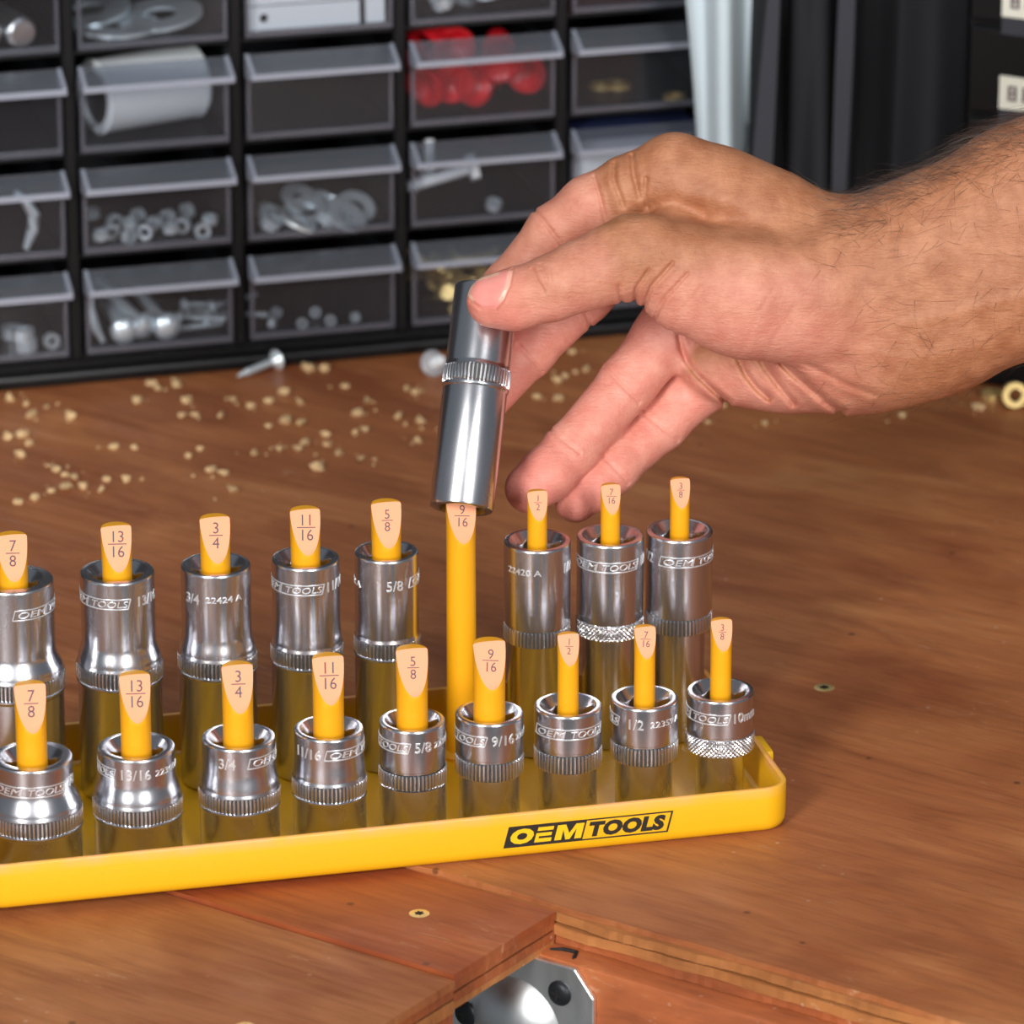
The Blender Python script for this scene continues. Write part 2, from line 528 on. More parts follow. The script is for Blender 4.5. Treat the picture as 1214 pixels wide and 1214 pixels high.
def drawer_pos(c, r):
    """cabinet-local corner of the drawer in column c (0 = left), row r (0 = bottom)"""
    return (X0 + PITCHX * c + 3.5, 2.0, Z0 + PITCHZ * r + 0.4)
M['drawer_rim'] = clear('clear_drawer_rim', (0.55, 0.57, 0.62, 1), 0.08, 0.16, 0.2, (0.35, 0.37, 0.45, 1))
for r in range(NR):
    for c in range(NC):
        d = new_obj('drawer', DM, M['drawer'], cab, drawer_pos(c, r))
        new_obj('front_rim', RM, M['drawer_rim'], d)
        new_obj('pull', PM_, M['pull'], d)
        new_obj('pull_edge', EM, M['pull_edge'], d)

def in_drawer(c, r, x, y, z):
    """drawer coordinates (mm from left, behind the front, above the bottom) to the room"""
    p = drawer_pos(c, r)
    lx, ly, lz = p[0] + x, p[1] + y, p[2] + 1.1 + z
    ca, sa = math.cos(CAB_YAW), math.sin(CAB_YAW)
    return (-199.4 + lx * ca - ly * sa, 2012.8 + lx * sa + ly * ca, lz)

def hexpts(r): return [(r * math.cos(R(60 * i)), r * math.sin(R(60 * i))) for i in range(6)]
def nut_mesh(af, h):
    bm = bmesh.new()
    n = 18; ro = af / 2 / math.cos(R(30)); ri = af * 0.3
    def hexr(t):
        t = (t + R(30)) % R(60) - R(30); return af / 2 / math.cos(t)
    o0, o1, i0, i1 = [], [], [], []
    for k in range(n):
        t = 2 * math.pi * k / n
        e = hexr(t)
        o0.append(bm.verts.new((e * math.cos(t), e * math.sin(t), 0))); o1.append(bm.verts.new((e * math.cos(t), e * math.sin(t), h)))
        i0.append(bm.verts.new((ri * math.cos(t), ri * math.sin(t), 0))); i1.append(bm.verts.new((ri * math.cos(t), ri * math.sin(t), h)))
    for k in range(n):
        j = (k + 1) % n
        bm.faces.new((o0[k], o0[j], o1[j], o1[k])); bm.faces.new((i0[j], i0[k], i1[k], i1[j]))
        bm.faces.new((o1[k], o1[j], i1[j], i1[k])); bm.faces.new((o0[j], o0[k], i0[k], i0[j]))
    return fin(bm, 'hex_nut')
def washer_mesh(r, ri, h):
    bm = bmesh.new(); lathe(bm, [(ri, 0), (r, 0), (r, h), (ri, h)], 28, close=True)
    return fin(bm, 'washer', 40)
def bolt(name, label, cat, loc, rot, group, d, L, mat, head='hex', hd=None):
    """lying bolt along local +x: head at the origin"""
    hd = hd or d * 0.95
    t = thing(name, label, cat, loc, group=group, rot=rot)
    bm = bmesh.new()
    if head == 'hex': prism(bm, hexpts(hd), 0, d * 0.7)
    elif head == 'round': lathe(bm, [(hd, 0), (hd, d * .45), (hd * .7, d * .8), (0, d * .95)], 20, cap0=True)
    else: lathe(bm, [(d * .5, 0), (hd, d * .7), (hd, d * .85), (0, d * .85)], 20, cap0=True)
    new_obj('head', fin(bm, 'head', 40), mat, t, rot=(0, R(-90), 0))
    bm = bmesh.new()
    prof = [(d * 0.5, 0)]
    n = max(6, int(L / (d * 0.22)))
    for k in range(n):
        z = -L * (k + 0.5) / n
        prof.append((d * (0.5 if k % 2 else 0.42) * (1 if head != 'csk' or k < n * .7 else (1 - (k - n * .7) / (n * .34))), z))
    prof.append((0, -L))
    lathe(bm, prof, 14)
    new_obj('shank', fin(bm, 'shank', 40), mat, t, rot=(0, R(-90), 0))
    return t

NUT = nut_mesh(8.5, 4.4); NUTS = nut_mesh(6.0, 3.0); WASH = washer_mesh(8, 3.6, 1.3); BIGW = washer_mesh(17, 7, 1.6)
def place(name, mesh, mat, label, cat, group, loc, rot):
    return tag(new_obj(name, mesh, mat, None, loc, rot), label, cat, group)

rg = random.Random(11)
# top row (r = 3)
def rod(c, r, x, y, L, rad, yaw, label):
    bm = bmesh.new()
    lathe(bm, [(0, 0), (rad * .8, 0), (rad, rad * .2), (rad, L - rad * .2), (rad * .8, L), (0, L)], 24)
    o = new_obj('aluminium_rod', fin(bm, 'aluminium_rod', 40), M['alu'], None, in_drawer(c, r, x, y, rad), (R(-90), 0, yaw + CAB_YAW))
    return tag(o, label, 'rod', 'round metal rods in the drawer')
rod(0, 3, 32, 5, 55, 6.2, R(12), 'fat round aluminium rod end lying in a top drawer beside another rod')
rod(0, 3, 45.5, 4, 62, 6.0, R(14), 'fat round aluminium rod end lying in a top drawer beside another rod')
for k, (x, y, z, a) in enumerate(((20, 24, 0, 0.0), (38, 28, 1.8, 0.1), (12, 40, 2.2, 0.12))):
    place('large_washer', BIGW, M['zinc'], 'large flat steel washer lying in drawer above the white roll', 'washer', 'large washers in one drawer', in_drawer(1, 3, x, y, z), (a, -a, 0))
bm = bmesh.new()     # perforated angle bracket
def holed(bm, x0, x1, z0, z1, holes, r, t):
    """upright plate with round holes, built as strips around square cells"""
    xs = sorted({x0, x1} | {h + s * r * 1.3 for h in [q[0] for q in holes] for s in (-1, 1)})
    zs = sorted({z0, z1} | {h + s * r * 1.3 for h in [q[1] for q in holes] for s in (-1, 1)})
    for xa, xb in zip(xs, xs[1:]):
        for za, zb in zip(zs, zs[1:]):
            hit = [h for h in holes if xa < h[0] < xb and za < h[1] < zb]
            if not hit:
                box(bm, xa, xb, 0, t, za, zb); continue
            hx, hz = hit[0]; n = 16
            inn, out, inn2, out2 = [], [], [], []
            for k in range(n):
                a = 2 * math.pi * k / n; cx, cz = math.cos(a), math.sin(a)
                s = 1 / max(abs(cx), abs(cz))
                ox, oz = hx + cx * s * (xb - xa) / 2, hz + cz * s * (zb - za) / 2
                inn.append(bm.verts.new((hx + r * cx, 0, hz + r * cz))); out.append(bm.verts.new((ox, 0, oz)))
                inn2.append(bm.verts.new((hx + r * cx, t, hz + r * cz))); out2.append(bm.verts.new((ox, t, oz)))
            for k in range(n):
                j = (k + 1) % n
                bm.faces.new((inn[k], inn[j], out[j], out[k])); bm.faces.new((inn2[j], inn2[k], out2[k], out2[j]))
                bm.faces.new((inn[j], inn[k], inn2[k], inn2[j]))
holed(bm, 0, 44, 10.2, 28, [(6, 17), (32, 22)], 2.2, 2.0)
holed(bm, 0, 44, 0, 9.6, [(6, 5)], 1.8, 2.0)
box(bm, 46.5, 54, 0, 2, 0, 28)
place('bracket_plate', fin(bm, 'bracket_plate'), M['white_plastic'], 'pale metal bracket plate with round holes standing in a drawer', 'bracket', None, in_drawer(2, 3, 2.5, 3.5, 0), (R(-4), 0, CAB_YAW))
for k in range(9):
    x, y = rg.uniform(8, 52), rg.uniform(5, 40)
    place('hex_nut', NUT, M['zinc'], 'blue-white steel nut in the drawer above the red cones', 'nut', 'nuts in the drawer above the red cones', in_drawer(3, 3, x, y, (k % 3) * 4.3), (rg.uniform(-.4, .4), rg.uniform(-.4, .4), rg.uniform(0, 3)))
bm = bmesh.new(); box(bm, 0, 40, 0, 30, 0, 22, 1)
place('red_box', fin(bm, 'red_box'), M['red_plastic'], 'small red box at the back of a dark upper drawer', 'box', None, in_drawer(4, 3, 8, 45, 0), (0, 0, CAB_YAW))
# second row (r = 2): white roll
roll = thing('white_roll', 'white plastic roll lying in a clear drawer', 'roll', in_drawer(1, 2, 9.0, 19, 15.2), group=None, rot=(0, R(90), CAB_YAW + 0.30))
bm = bmesh.new(); lathe(bm, [(11.2, 0), (13.6, 0), (15, 1), (14.6, 3), (14.6, 42), (15, 44), (13.6, 45.5), (11.2, 45.5)], 48, close=True)
new_obj('sleeve', fin(bm, 'sleeve', 35), M['white_plastic'], roll)
bm = bmesh.new(); lathe(bm, [(9.6, 2.2), (11.1, 2.2), (11.1, 43), (9.6, 43)], 40, close=True)
new_obj('core', fin(bm, 'core', 35), M['grey_cloth'], roll)
def red_cone(x, y, z, rot):
    t = thing('red_cone', 'red plastic cone heaped in a clear drawer', 'cone', in_drawer(3, 2, x, y, z), group='red cones in one drawer', rot=rot)
    bm = bmesh.new()
    lathe(bm, [(7.2, 0), (8.4, 0), (8.4, 2.2), (7.2, 4), (5.2, 16), (4.2, 18), (0, 18.4)], 24)
    for k in range(12):
        a = k * math.pi / 6
        box(bm, 6.0 * math.cos(a) - .5, 6.0 * math.cos(a) + .5, 6.0 * math.sin(a) - .5, 6.0 * math.sin(a) + .5, 4, 13)
    new_obj('shell', fin(bm, 'shell', 35), M['red_plastic'], t)
    bm = bmesh.new(); lathe(bm, [(7.1, 0.3), (0, 9)], 20)
    new_obj('thread_cone', fin(bm, 'thread_cone', 35), M['red_plastic'], t)
for x, y, z, rot in ((9, 14, 10, (R(-75), 0, R(-30))), (21, 13, 11, (R(-80), 0, R(15))), (31, 15, 9, (R(-95), 0, R(40))), (40, 13, 16, (R(-60), 0, R(5))), (52, 20, 11, (R(-85), 0, R(-20))),
                     (15, 30, 10, (R(-80), 0, R(50))), (30, 32, 10, (R(-70), 0, R(-60))), (24, 22, 23, (R(-90), 0, R(20))), (12, 24, 24, (R(-60), 0, R(-40))), (46, 34, 10, (R(-85), 0, R(90)))):
    red_cone(x, y, z, rot)
for k in range(4):
    x, y = rg.uniform(12, 50), rg.uniform(6, 30)
    place('brass_ring', washer_mesh(4.5, 2.5, 1.4), M['brass'], 'small brass ring in the dark drawer beside the red cones', 'ring', 'brass rings in the drawer beside the red cones', in_drawer(4, 2, x, y, 0.2), (0, 0, 0))
# third row (r = 1)
bm = bmesh.new()
tube(bm, [(0, 0, 1), (3, 0, 8), (4, 0, 14), (1, 0, 20), (-3, 0, 24)], [1.2, 2.2, 2.4, 2.0, 1.2], 8)
place('bent_hook', fin(bm, 'bent_hook', 40), M['zinc'], 'small bent metal hook standing in a clear drawer', 'hook', None, in_drawer(0, 1, 44, 6, 0), (R(-6), 0, CAB_YAW))
spots = [(8, 5), (18, 5.5), (27, 10), (36, 6), (48, 5), (13, 14), (22, 17), (33, 18), (43, 14), (53, 13), (17, 26), (40, 25), (10, 33), (29, 30), (49, 31)]
for k, (x, y) in enumerate(spots):
    place('small_nut', NUTS, M['zinc'], 'small shiny hex nut scattered on the drawer bottom above three bolts', 'nut', 'small nuts above the three bolts', in_drawer(1, 1, x, y, 3.2), (R(90) if k % 3 else R(8), 0, rg.uniform(-1, 1)))
spots = [(10, 9, 0), (21, 5, 0), (20, 13, 0), (28, 18, 0), (33, 9, 0), (41, 7, 0), (39, 16, 1), (47, 17, 0), (35, 25, 1), (27, 26, 3), (12, 20, 0), (42, 29, 0)]
for k, (x, y, z) in enumerate(spots):
    m = WASH if k % 2 else NUT
    place('steel_washer' if k % 2 else 'steel_nut', m, M['zinc'], 'shiny steel washer in a mixed drawer of nuts and washers' if k % 2 else 'shiny steel nut in a mixed drawer of nuts and washers', 'washer' if k % 2 else 'nut',
          'washers in the mixed drawer' if k % 2 else 'nuts in the mixed drawer', in_drawer(2, 1, x, y, 1.2 + z + (k % 2) * 1.5), (R(rg.uniform(10, 35)), R(rg.uniform(-25, 25)), rg.uniform(0, 3)))
bolt('white_bolt', 'whitish hex head bolt leaning alone in a clear drawer', 'bolt', in_drawer(3, 1, 25, 6, 19), (0, R(14), CAB_YAW + R(176)), None, 5.0, 26, M['white_plastic'], 'hex', 5.6)
bolt('short_white_bolt', 'short whitish bolt head behind the leaning bolt in its drawer', 'bolt', in_drawer(3, 1, 12, 16, 15), (0, R(-70), CAB_YAW + R(80)), None, 4.5, 14, M['white_plastic'], 'hex', 5)
place('steel_nut', NUTS, M['zinc'], 'steel nut lying right of the leaning white bolt', 'nut', None, in_drawer(3, 1, 36, 9, 1), (R(20), 0, 0.4))
bm = bmesh.new(); box(bm, 0, 50, 0, 8, 0, 27, 3, 3)
place('white_packet', fin(bm, 'white_packet', 40), M['white_plastic'], 'white packet filling a clear drawer beside the hand', 'packet', None, in_drawer(4, 1, 3, 3, 0), (R(-3), 0, CAB_YAW))
bm = bmesh.new(); box(bm, 0, 52, 0, 60, 0, 2, 0.6)
place('blue_card', fin(bm, 'blue_card'), M['blue_paper'], 'dark blue card lying on top of the white packet', 'card', None, in_drawer(4, 1, 3, 3, 27.6), (0, 0, CAB_YAW))
# bottom row (r = 0)
for k, (y, z) in enumerate(((8, 0.1), (8, 4.6), (24, 0.1))):
    place('stacked_nut', NUT, M['zinc'], ['pale steel nut underneath another in a two-nut stack', 'pale steel nut on top of another in a two-nut stack', 'pale steel nut lying behind the two-nut stack'][k], 'nut', 'nuts of the two-nut stack',
          in_drawer(0, 0, 43 - k, y, z), (0, 0, CAB_YAW + 0.1 * k))
place('small_nut', NUTS, M['zinc'], 'small nut lying alone beside the two-nut stack', 'nut', None, in_drawer(0, 0, 53, 9, 3), (R(90), 0, 0.5))
for k, (x, y, yaw, p) in enumerate(((16, 5.5, 96, -8), (23.5, 6.5, 118, -22), (33, 5.5, 100, -10))):
    bolt('cap_bolt', ['shiny round-head bolt lying on the outside of three, beside the bent strip', 'shiny round-head bolt in the middle of three, its long shank raised', 'shiny round-head bolt lying on the outside of three, beside thin screws'][k],
         'bolt', in_drawer(1, 0, x, y, 6.2 + (k == 1) * 1), (0, R(p), CAB_YAW + R(yaw)), 'round-head bolts in one drawer', 5.4, 30, M['zinc'], 'round', 5.6)
bm = bmesh.new(); tube(bm, [(0, 0, 22), (0, 1, 14), (1.5, 0, 6), (4, 0, 1)], [0.9, 1.6, 1.8, 1.0], 8)
place('bent_strip', fin(bm, 'bent_strip', 40), M['zinc'], 'narrow bent metal strip against the drawer side by three bolts', 'strip', None, in_drawer(1, 0, 4, 6, 0.2), (R(-8), 0, CAB_YAW))
for k in range(7):
    x, y = 30 + k * 3.4, 10 + (k * 7) % 26
    bolt('thin_screw', 'thin steel screw lying among others beside three bolts', 'screw', in_drawer(1, 0, x + 8, y, 2.5 + (k % 3) * 2.5), (0, R(rg.uniform(-8, 8)), CAB_YAW + R(rg.uniform(-50, 20))), 'thin screws beside the three bolts', 2.2, 20, M['zinc'], 'round', 2.4)
for k in range(6):
    x, y = (10, 22, 34, 30, 15, 43)[k], (9, 6, 7, 16, 22, 6)[k]
    place('tiny_nut', nut_mesh(4.0, 2.2), M['zinc'], 'tiny dull nut in the almost empty bottom drawer', 'nut', 'tiny nuts in the almost empty drawer', in_drawer(2, 0, x, y, 2), (R(90), 0, rg.uniform(0, 3)))
for k in range(22):
    x, y = rg.uniform(10, 50), rg.uniform(5, 30)
    bolt('brass_screw', 'yellow brass screw in a jumble behind the held socket', 'screw', in_drawer(3, 0, x, y, 3 + (k % 4) * 5), (0, R(rg.uniform(-25, 25)), CAB_YAW + R(rg.uniform(-180, 180))), 'brass screws in one drawer', 3.0, 22, M['brass'], 'csk', 3.2)

# ---------------------------------------------------------------- second organiser at the right, with label cards
org = thing('label_organiser', 'black organiser bin rack with white label cards beyond the wrist', 'organiser', (172.0, 2026.1, 0), R(-26))
bm = bmesh.new()
box(bm, 0, 330, 4, 160, 0, 330, 2)
new_obj('body', fin(bm, 'body'), M['black_plastic'], org)
for r in range(8):
    for c in range(3):
        zc = 18 + r * 36.5
        bm = bmesh.new(); box(bm, 3 + c * 108, 106 + c * 108, 0, 4.5, zc - 17, zc + 17, 1)
        b = new_obj('bin_front', fin(bm, 'bin_front'), M['black_plastic'], org)
        if r in (3, 4):
            zl = 126.5 + (r - 3) * 36.5
            bm = bmesh.new(); box(bm, 16.5 + c * 108, 62 + c * 108, -1.0, 0, zl - 13, zl)
            k = new_obj('label_card', fin(bm, 'label_card'), M['card'], b)
            bm = bmesh.new()
            for g in range(5):
                x = 20.0 + c * 108 + g * 6
                box(bm, x, x + 1.2, -1.1, -0.95, zl - 9.5, zl - 3.5); box(bm, x + 2.4, x + 3.6, -1.1, -0.95, zl - 9.5, zl - 3.5)
                for q in (-9.5, -6.9, -4.4): box(bm, x, x + 3.6, -1.1, -0.95, zl + q, zl + q + 0.9)
            new_obj('card_print', fin(bm, 'card_print'), M['ink'], k)
            bm = bmesh.new(); box(bm, 16.5 + c * 108, 62 + c * 108, -0.9, 0, zl - 20, zl - 13.4)
            new_obj('label_strip', fin(bm, 'label_strip'), M['grey_cloth'], b)

# ---------------------------------------------------------------- cloths hanging over the bench end
def hanging(name, label, cat, mat, xs_top, xs_bot, z0, z1, y, folds, depth, seed, group=None, thick=2.0, flip=0.0):
    rr = random.Random(seed)
    wd = xs_top[1] - xs_top[0]
    nx, nz = (56 if wd > 20 else max(2, int(wd / 2))), 26
    bm = bmesh.new()
    ph = [rr.uniform(0, 6.28) for _ in range(4)]
    grid = []
    for j in range(nz + 1):
        v = j / nz
        row = []
        for i in range(nx + 1):
            u = i / nx
            x = (xs_top[0] + (xs_top[1] - xs_top[0]) * u) * (1 - v) + (xs_bot[0] + (xs_bot[1] - xs_bot[0]) * u) * v
            f = depth * (math.sin(u * folds * 6.283 + ph[0] + 0.9 * math.sin(v * 2.4 + ph[1])) + 0.45 * math.sin(u * folds * 11 + ph[2] + v * 2.0))
            f -= depth * 1.2 * (1 - (2 * u - 1) ** 4)
            row.append(bm.verts.new((x + 1.5 * math.sin(v * 5 + ph[3] + u * 3), y + f * (0.45 + 0.55 * v) + flip * v, z1 + (z0 - z1) * v + 2.5 * math.sin(u * 9 + ph[2]) * v)))
        grid.append(row)
    for j in range(nz):
        for i in range(nx):
            bm.faces.new((grid[j][i], grid[j][i + 1], grid[j + 1][i + 1], grid[j + 1][i]))
    bmesh.ops.recalc_face_normals(bm, faces=bm.faces)
    bmesh.ops.solidify(bm, geom=list(bm.faces), thickness=thick)
    return tag(new_obj(name, fin(bm, name, 60), mat), label, cat, group)
hanging('white_towel', 'pale blue-white cotton cloth hanging beside the drawer cabinet', 'cloth', M['white_cloth'], (50, 84), (74, 93), 78, 330, 2052, 1.1, 6, 3)
hanging('narrow_white_towel', 'narrow strip of white cloth hanging between wide white cloth and black cloth', 'cloth', M['white_cloth'], (87, 98), (89, 96), 96, 330, 2062, 0.5, 4, 5)
hanging('black_apron', 'black cloth hanging in heavy folds next to white cloth', 'cloth', M['black_cloth'], (92, 135), (90, 132), 60, 330, 2064, 2.2, 8, 7)
hanging('charcoal_apron', 'wide charcoal cloth hanging in folds beside the label organiser', 'cloth', M['black_cloth'], (128, 182), (124, 180), 60, 330, 2080, 1.6, 7, 12)
hanging('lit_fold_strip', 'narrow grey strip standing in for a lit fold of the black cloth', 'lit fold', M['grey_cloth'], (106, 113), (94, 99), 66, 330, 2040, 0.4, 1.5, 14, thick=0.6)  # light caught by a cloth fold, added as a paler grey strip
hanging('lit_fold_strip', 'narrow grey strip standing in for a lit fold where the black and charcoal cloths meet', 'lit fold', M['grey_cloth'], (131, 134), (125, 129), 66, 330, 2040, 0.4, 1.2, 15, thick=0.6)  # second paler strip painted in for a fold catching light
rail_o = thing('hanging_rail', 'dark metal rail on the wall that the cloths hang from', 'rail', (0, 0, 0))
bm = bmesh.new(); tube(bm, [(20, 2057, 333), (240, 2057, 333)], 5, 14)
new_obj('bar', fin(bm, 'bar', 40), M['black_screw'], rail_o)
for x in (30, 230):
    bm = bmesh.new(); tube(bm, [(x, 2057, 336), (x, 2441, 336)], 4, 12)
    new_obj('bracket', fin(bm, 'bracket', 40), M['black_screw'], rail_o)

# ---------------------------------------------------------------- crumbs and bits on the bench
CR = [(-195, 2004), (-188, 1998), (-180, 1994), (-185, 1985), (-170, 1984), (-192, 1961), (-187, 1962), (-183, 1953), (-185, 1940), (-174, 1929), (-171, 1925), (-167, 1920), (-163, 1916), (-151, 1915), (-144, 1914), (-166, 1905), (-159, 1906), (-171, 1902), (-176, 1895), (-182, 1891), (-152, 1903), (-151, 1949), (-143, 1949), (-141, 2022), (-138, 2016), (-131, 2021), (-145, 2001), (-127, 1984), (-122, 1985), (-126, 2002), (-112, 1985), (-108, 2002), (-101, 1995), (-94, 2001), (-89, 2011), (-93, 1973), (-82, 1999), (-80, 2041), (-74, 2039), (-87, 1979), (-81, 1975), (-122, 1940), (-118, 1947), (-113, 1925), (-108, 1921), (-103, 1902), (-97, 1943), (-88, 1947), (-81, 1947), (-79, 1954), (-73, 1927), (-71, 1963), (-70, 1953), (-65, 1943), (-57, 1936), (-65, 2019), (-56, 2001), (-59, 1987), (-60, 1966), (-56, 1968), (-44, 1984), (-41, 1975), (-36, 1956), (-35, 1979), (-41, 2015), (-38, 2011), (21, 2030), (25, 2035), (18, 2025), (10, 2006), (18, 2004), (29, 2039), (24, 2060), (82, 1996), (75, 1977), (97, 1975), (157, 2001), (180, 1994), (150, 1985)]
rc = random.Random(2)
def crumb_mesh(seed):
    r2 = random.Random(seed); bm = bmesh.new()
    bmesh.ops.create_icosphere(bm, subdivisions=1, radius=1.0)
    for v in bm.verts:
        v.co *= r2.uniform(0.5, 1.3)
        v.co.z = max(v.co.z, -0.45)
    return fin(bm, 'wood_crumb')
CM = [crumb_mesh(s) for s in range(7)]
def crumb(x, y, s):
    o = new_obj('wood_crumb', CM[rc.randrange(7)], M['crumb'], None, (x, y, 0.45 * s * 0.8), (0, 0, rc.uniform(0, 6.28)))
    o.scale = (s * rc.uniform(.8, 1.4), s * rc.uniform(.8, 1.2), s * 0.8)
    tag(o, 'pale crumb of wood scattered on the bench behind the sockets', 'crumb', 'wood crumbs on the bench')
for x, y in CR:
    crumb(x, y, rc.uniform(1.2, 2.6))
    for _ in range(rc.randrange(0, 3)):
        crumb(x + rc.uniform(-7, 7), y + rc.uniform(-9, 9), rc.uniform(0.4, 0.9))
bolt('loose_screw', 'loose silver screw lying on the bench at the cabinet foot', 'screw', (-94.5, 2039, 3.4), (0, R(6), R(222)), None, 3.2, 18, M['zinc'], 'csk', 4.2)
cap = thing('clear_cap', 'clear plastic cap lying on the bench behind the held socket', 'cap', (-31.5, 2034.6, 4.0), rot=(R(62), 0, R(35)))
bm = bmesh.new(); lathe(bm, [(0, 0), (5.2, 0), (5.4, 1.5), (4.6, 2.4), (0, 2.8)], 24)
new_obj('cap_disc', fin(bm, 'cap_disc', 40), M['clear_cap'], cap)
bm = bmesh.new(); lathe(bm, [(2.4, 2.4), (2.2, 7), (1.6, 8), (0, 8.2)], 18)
new_obj('cap_stem', fin(bm, 'cap_stem', 40), M['white_plastic'], cap)
place('brass_ring', washer_mesh(5.0, 2.6, 3.0), M['brass'], 'brass ring standing on the bench near the label organiser', 'ring', None, (193.7, 1996.5, 5.0), (R(80), 0, R(10)))
place('brass_ring', washer_mesh(4.0, 2.0, 3.0), M['brass'], 'smaller brass ring lying on the bench against the label organiser', 'ring', None, (186, 2005.0, 0.05), (0, 0, 0))

HELD_BOTTOM = (-16.44, 1651.27, 88.31)
HELD_TOP = (-8.08, 1690.42, 150.52)
# 0.07397017899479522 1.7672884747467532
# ---------------------------------------------------------------- socket tray
TRAY_A = R(13.9)
TO = (0.0, 1585.84, 0.0)
def tray_world(u, v, z=0.0):
    c, s = math.cos(TRAY_A), math.sin(TRAY_A)
    return (TO[0] + u * c - v * s, TO[1] + u * s + v * c, z)
U0, U1, V0, V1, TH, FLOOR = -172.0, 89.0, -12.0, 95.0, 15.5, 1.6

def worn_yellow():
    t = NT('yellow_enamel_worn_rim')
    t.set(Roughness=0.36)
    tc = t.n('ShaderNodeTexCoord')
    sx = t.n('ShaderNodeSeparateXYZ'); t.l(tc.outputs['Object'], sx.inputs[0])
    g = t.ramp(sx.outputs['Z'], [(0.0144, (0, 0, 0, 1)), (0.0150, (1, 1, 1, 1))])
    w = t.ramp(t.noise(t.coords((60, 60, 60)), 1.0, 4), [(0.38, (0.25, 0.25, 0.25, 1)), (0.6, (1, 1, 1, 1))])
    f = t.mix(1.0, g, w, 'MULTIPLY')
    c = t.mix(f, srgb(230, 172, 20), srgb(238, 168, 104))
    t.l(c, t.b.inputs['Base Color'])
    h = t.noise(t.coords((240, 240, 240)), 1.0, 3)
    t.l(t.bump(h, 0.05, 0.0004), t.b.inputs['Normal'])
    return t.m
M['tray_worn'] = worn_yellow()

tray = thing('socket_tray', 'long yellow socket holder tray with two rows of numbered pegs', 'tray', TO, TRAY_A)
def rrect(ins, z, rad=9.0, n=7):
    r = max(rad - ins, 0.8)
    pts = []
    for cx, cy, a0 in ((U1 - ins - r, V0 + ins + r, -90), (U1 - ins - r, V1 - ins - r, 0), (U0 + ins + r, V1 - ins - r, 90), (U0 + ins + r, V0 + ins + r, 180)):
        for k in range(n + 1):
            a = R(a0 + 90 * k / n)
            pts.append((cx + r * math.cos(a), cy + r * math.sin(a), z))
    return pts
bm = bmesh.new()
prev = None
loops = [(3.6, 0), (2.0, 0.35), (0.9, 1.2), (0.3, 2.6), (0.1, 4), (0, TH - 0.7), (0.15, TH - 0.25), (0.6, TH), (1.3, TH), (1.75, TH - 0.25), (1.9, TH - 0.7), (2.0, 4.2), (2.4, 2.6), (3.4, 1.8), (4.6, FLOOR)]
first = None
for ins, z in loops:
    ring = [bm.verts.new(p) for p in rrect(ins, z)]
    if prev:
        n = len(ring)
        for i in range(n): bm.faces.new((prev[i], prev[(i + 1) % n], ring[(i + 1) % n], ring[i]))
    else: first = ring
    prev = ring
bm.faces.new(first[::-1]); bm.faces.new(prev)
new_obj('pan', fin(bm, 'pan', 35), M['tray_worn'], tray)
bm = bmesh.new(); box(bm, U1 - 1.5, U1 + 3.2, 20, 34, TH - 6.5, TH - 1.5, 1.0, 2)
new_obj('end_tab', fin(bm, 'end_tab', 35), M['tray_yellow'], tray)

# printed mark on the front wall
LZ0, LZ1, LY = 4.1, 11.3, V0 - 0.02
def lw(u, z): return (u + (z - LZ0) * 0.25, LY, z)
bm = bmesh.new()
def quad(u0, u1, z0, z1, y=0.0):
    vs = [bm.verts.new((p[0], p[1] - y, p[2])) for p in (lw(u0, z0), lw(u1, z0), lw(u1, z1), lw(u0, z1))]
    bm.faces.new(vs)
quad(-5.8, 19.7, LZ0, LZ1)
quad(19.7, 47.8, LZ0, LZ0 + 0.5); quad(19.7, 47.8, LZ1 - 0.5, LZ1); quad(47.2, 47.8, LZ0 + 0.5, LZ1 - 0.5)
logo = new_obj('logo_panel', fin(bm, 'logo_panel'), M['black_ink'], tray)
def word(s, uc, w, z0, h, bold, y):
    V, F = text_tris(s, bold, 0.0, 1.06)
    x0 = min(v[0] for v in V); x1 = max(v[0] for v in V); y0 = min(v[1] for v in V); y1 = max(v[1] for v in V)
    def f(x, yy):
        u = uc + ((x - x0) / (x1 - x0) - 0.5) * w
        z = z0 + (yy - y0) / (y1 - y0) * h
        p = lw(u, z); return (p[0], p[1] - y, p[2])
    add_flat(bm, V, F, f)
bm = bmesh.new()
word('O', -0.6, 7.6, 5.1, 5.2, 0.07, 0.05); 
def poly(pts, y):
    vs = [bm.verts.new((p[0], p[1] - y, p[2])) for p in (lw(u, z) for u, z in pts)]
    bmesh.ops.triangle_fill(bm, use_beauty=True, edges=[bm.edges.new((vs[i], vs[(i + 1) % len(vs)])) for i in range(len(vs))])
ZB, ZM = 5.15, 10.25
poly([(10.4, ZB), (12.6, ZB), (12.6, 8.6), (14.0, ZB), (15.4, ZB), (16.9, 8.6), (16.9, ZB), (19.1, ZB), (19.1, ZM), (16.4, ZM), (14.8, 7.2), (13.1, ZM), (10.4, ZM)], 0.05)
quad(4.1, 9.3, 5.15, 6.4, 0.05); quad(4.1, 9.0, 7.15, 8.25, 0.05); quad(4.1, 9.2, 9.0, 10.2, 0.05); quad(3.9, 5.0, 5.15, 8.25, 0.052)
new_obj('logo_letters', fin(bm, 'logo_letters'), M['tray_yellow'], logo)
bm = bmesh.new()
word('TOOLS', 33.4, 25.0, 5.1, 5.2, 0.062, 0.0)
new_obj('logo_letters', fin(bm, 'logo_letters'), M['black_ink'], logo)

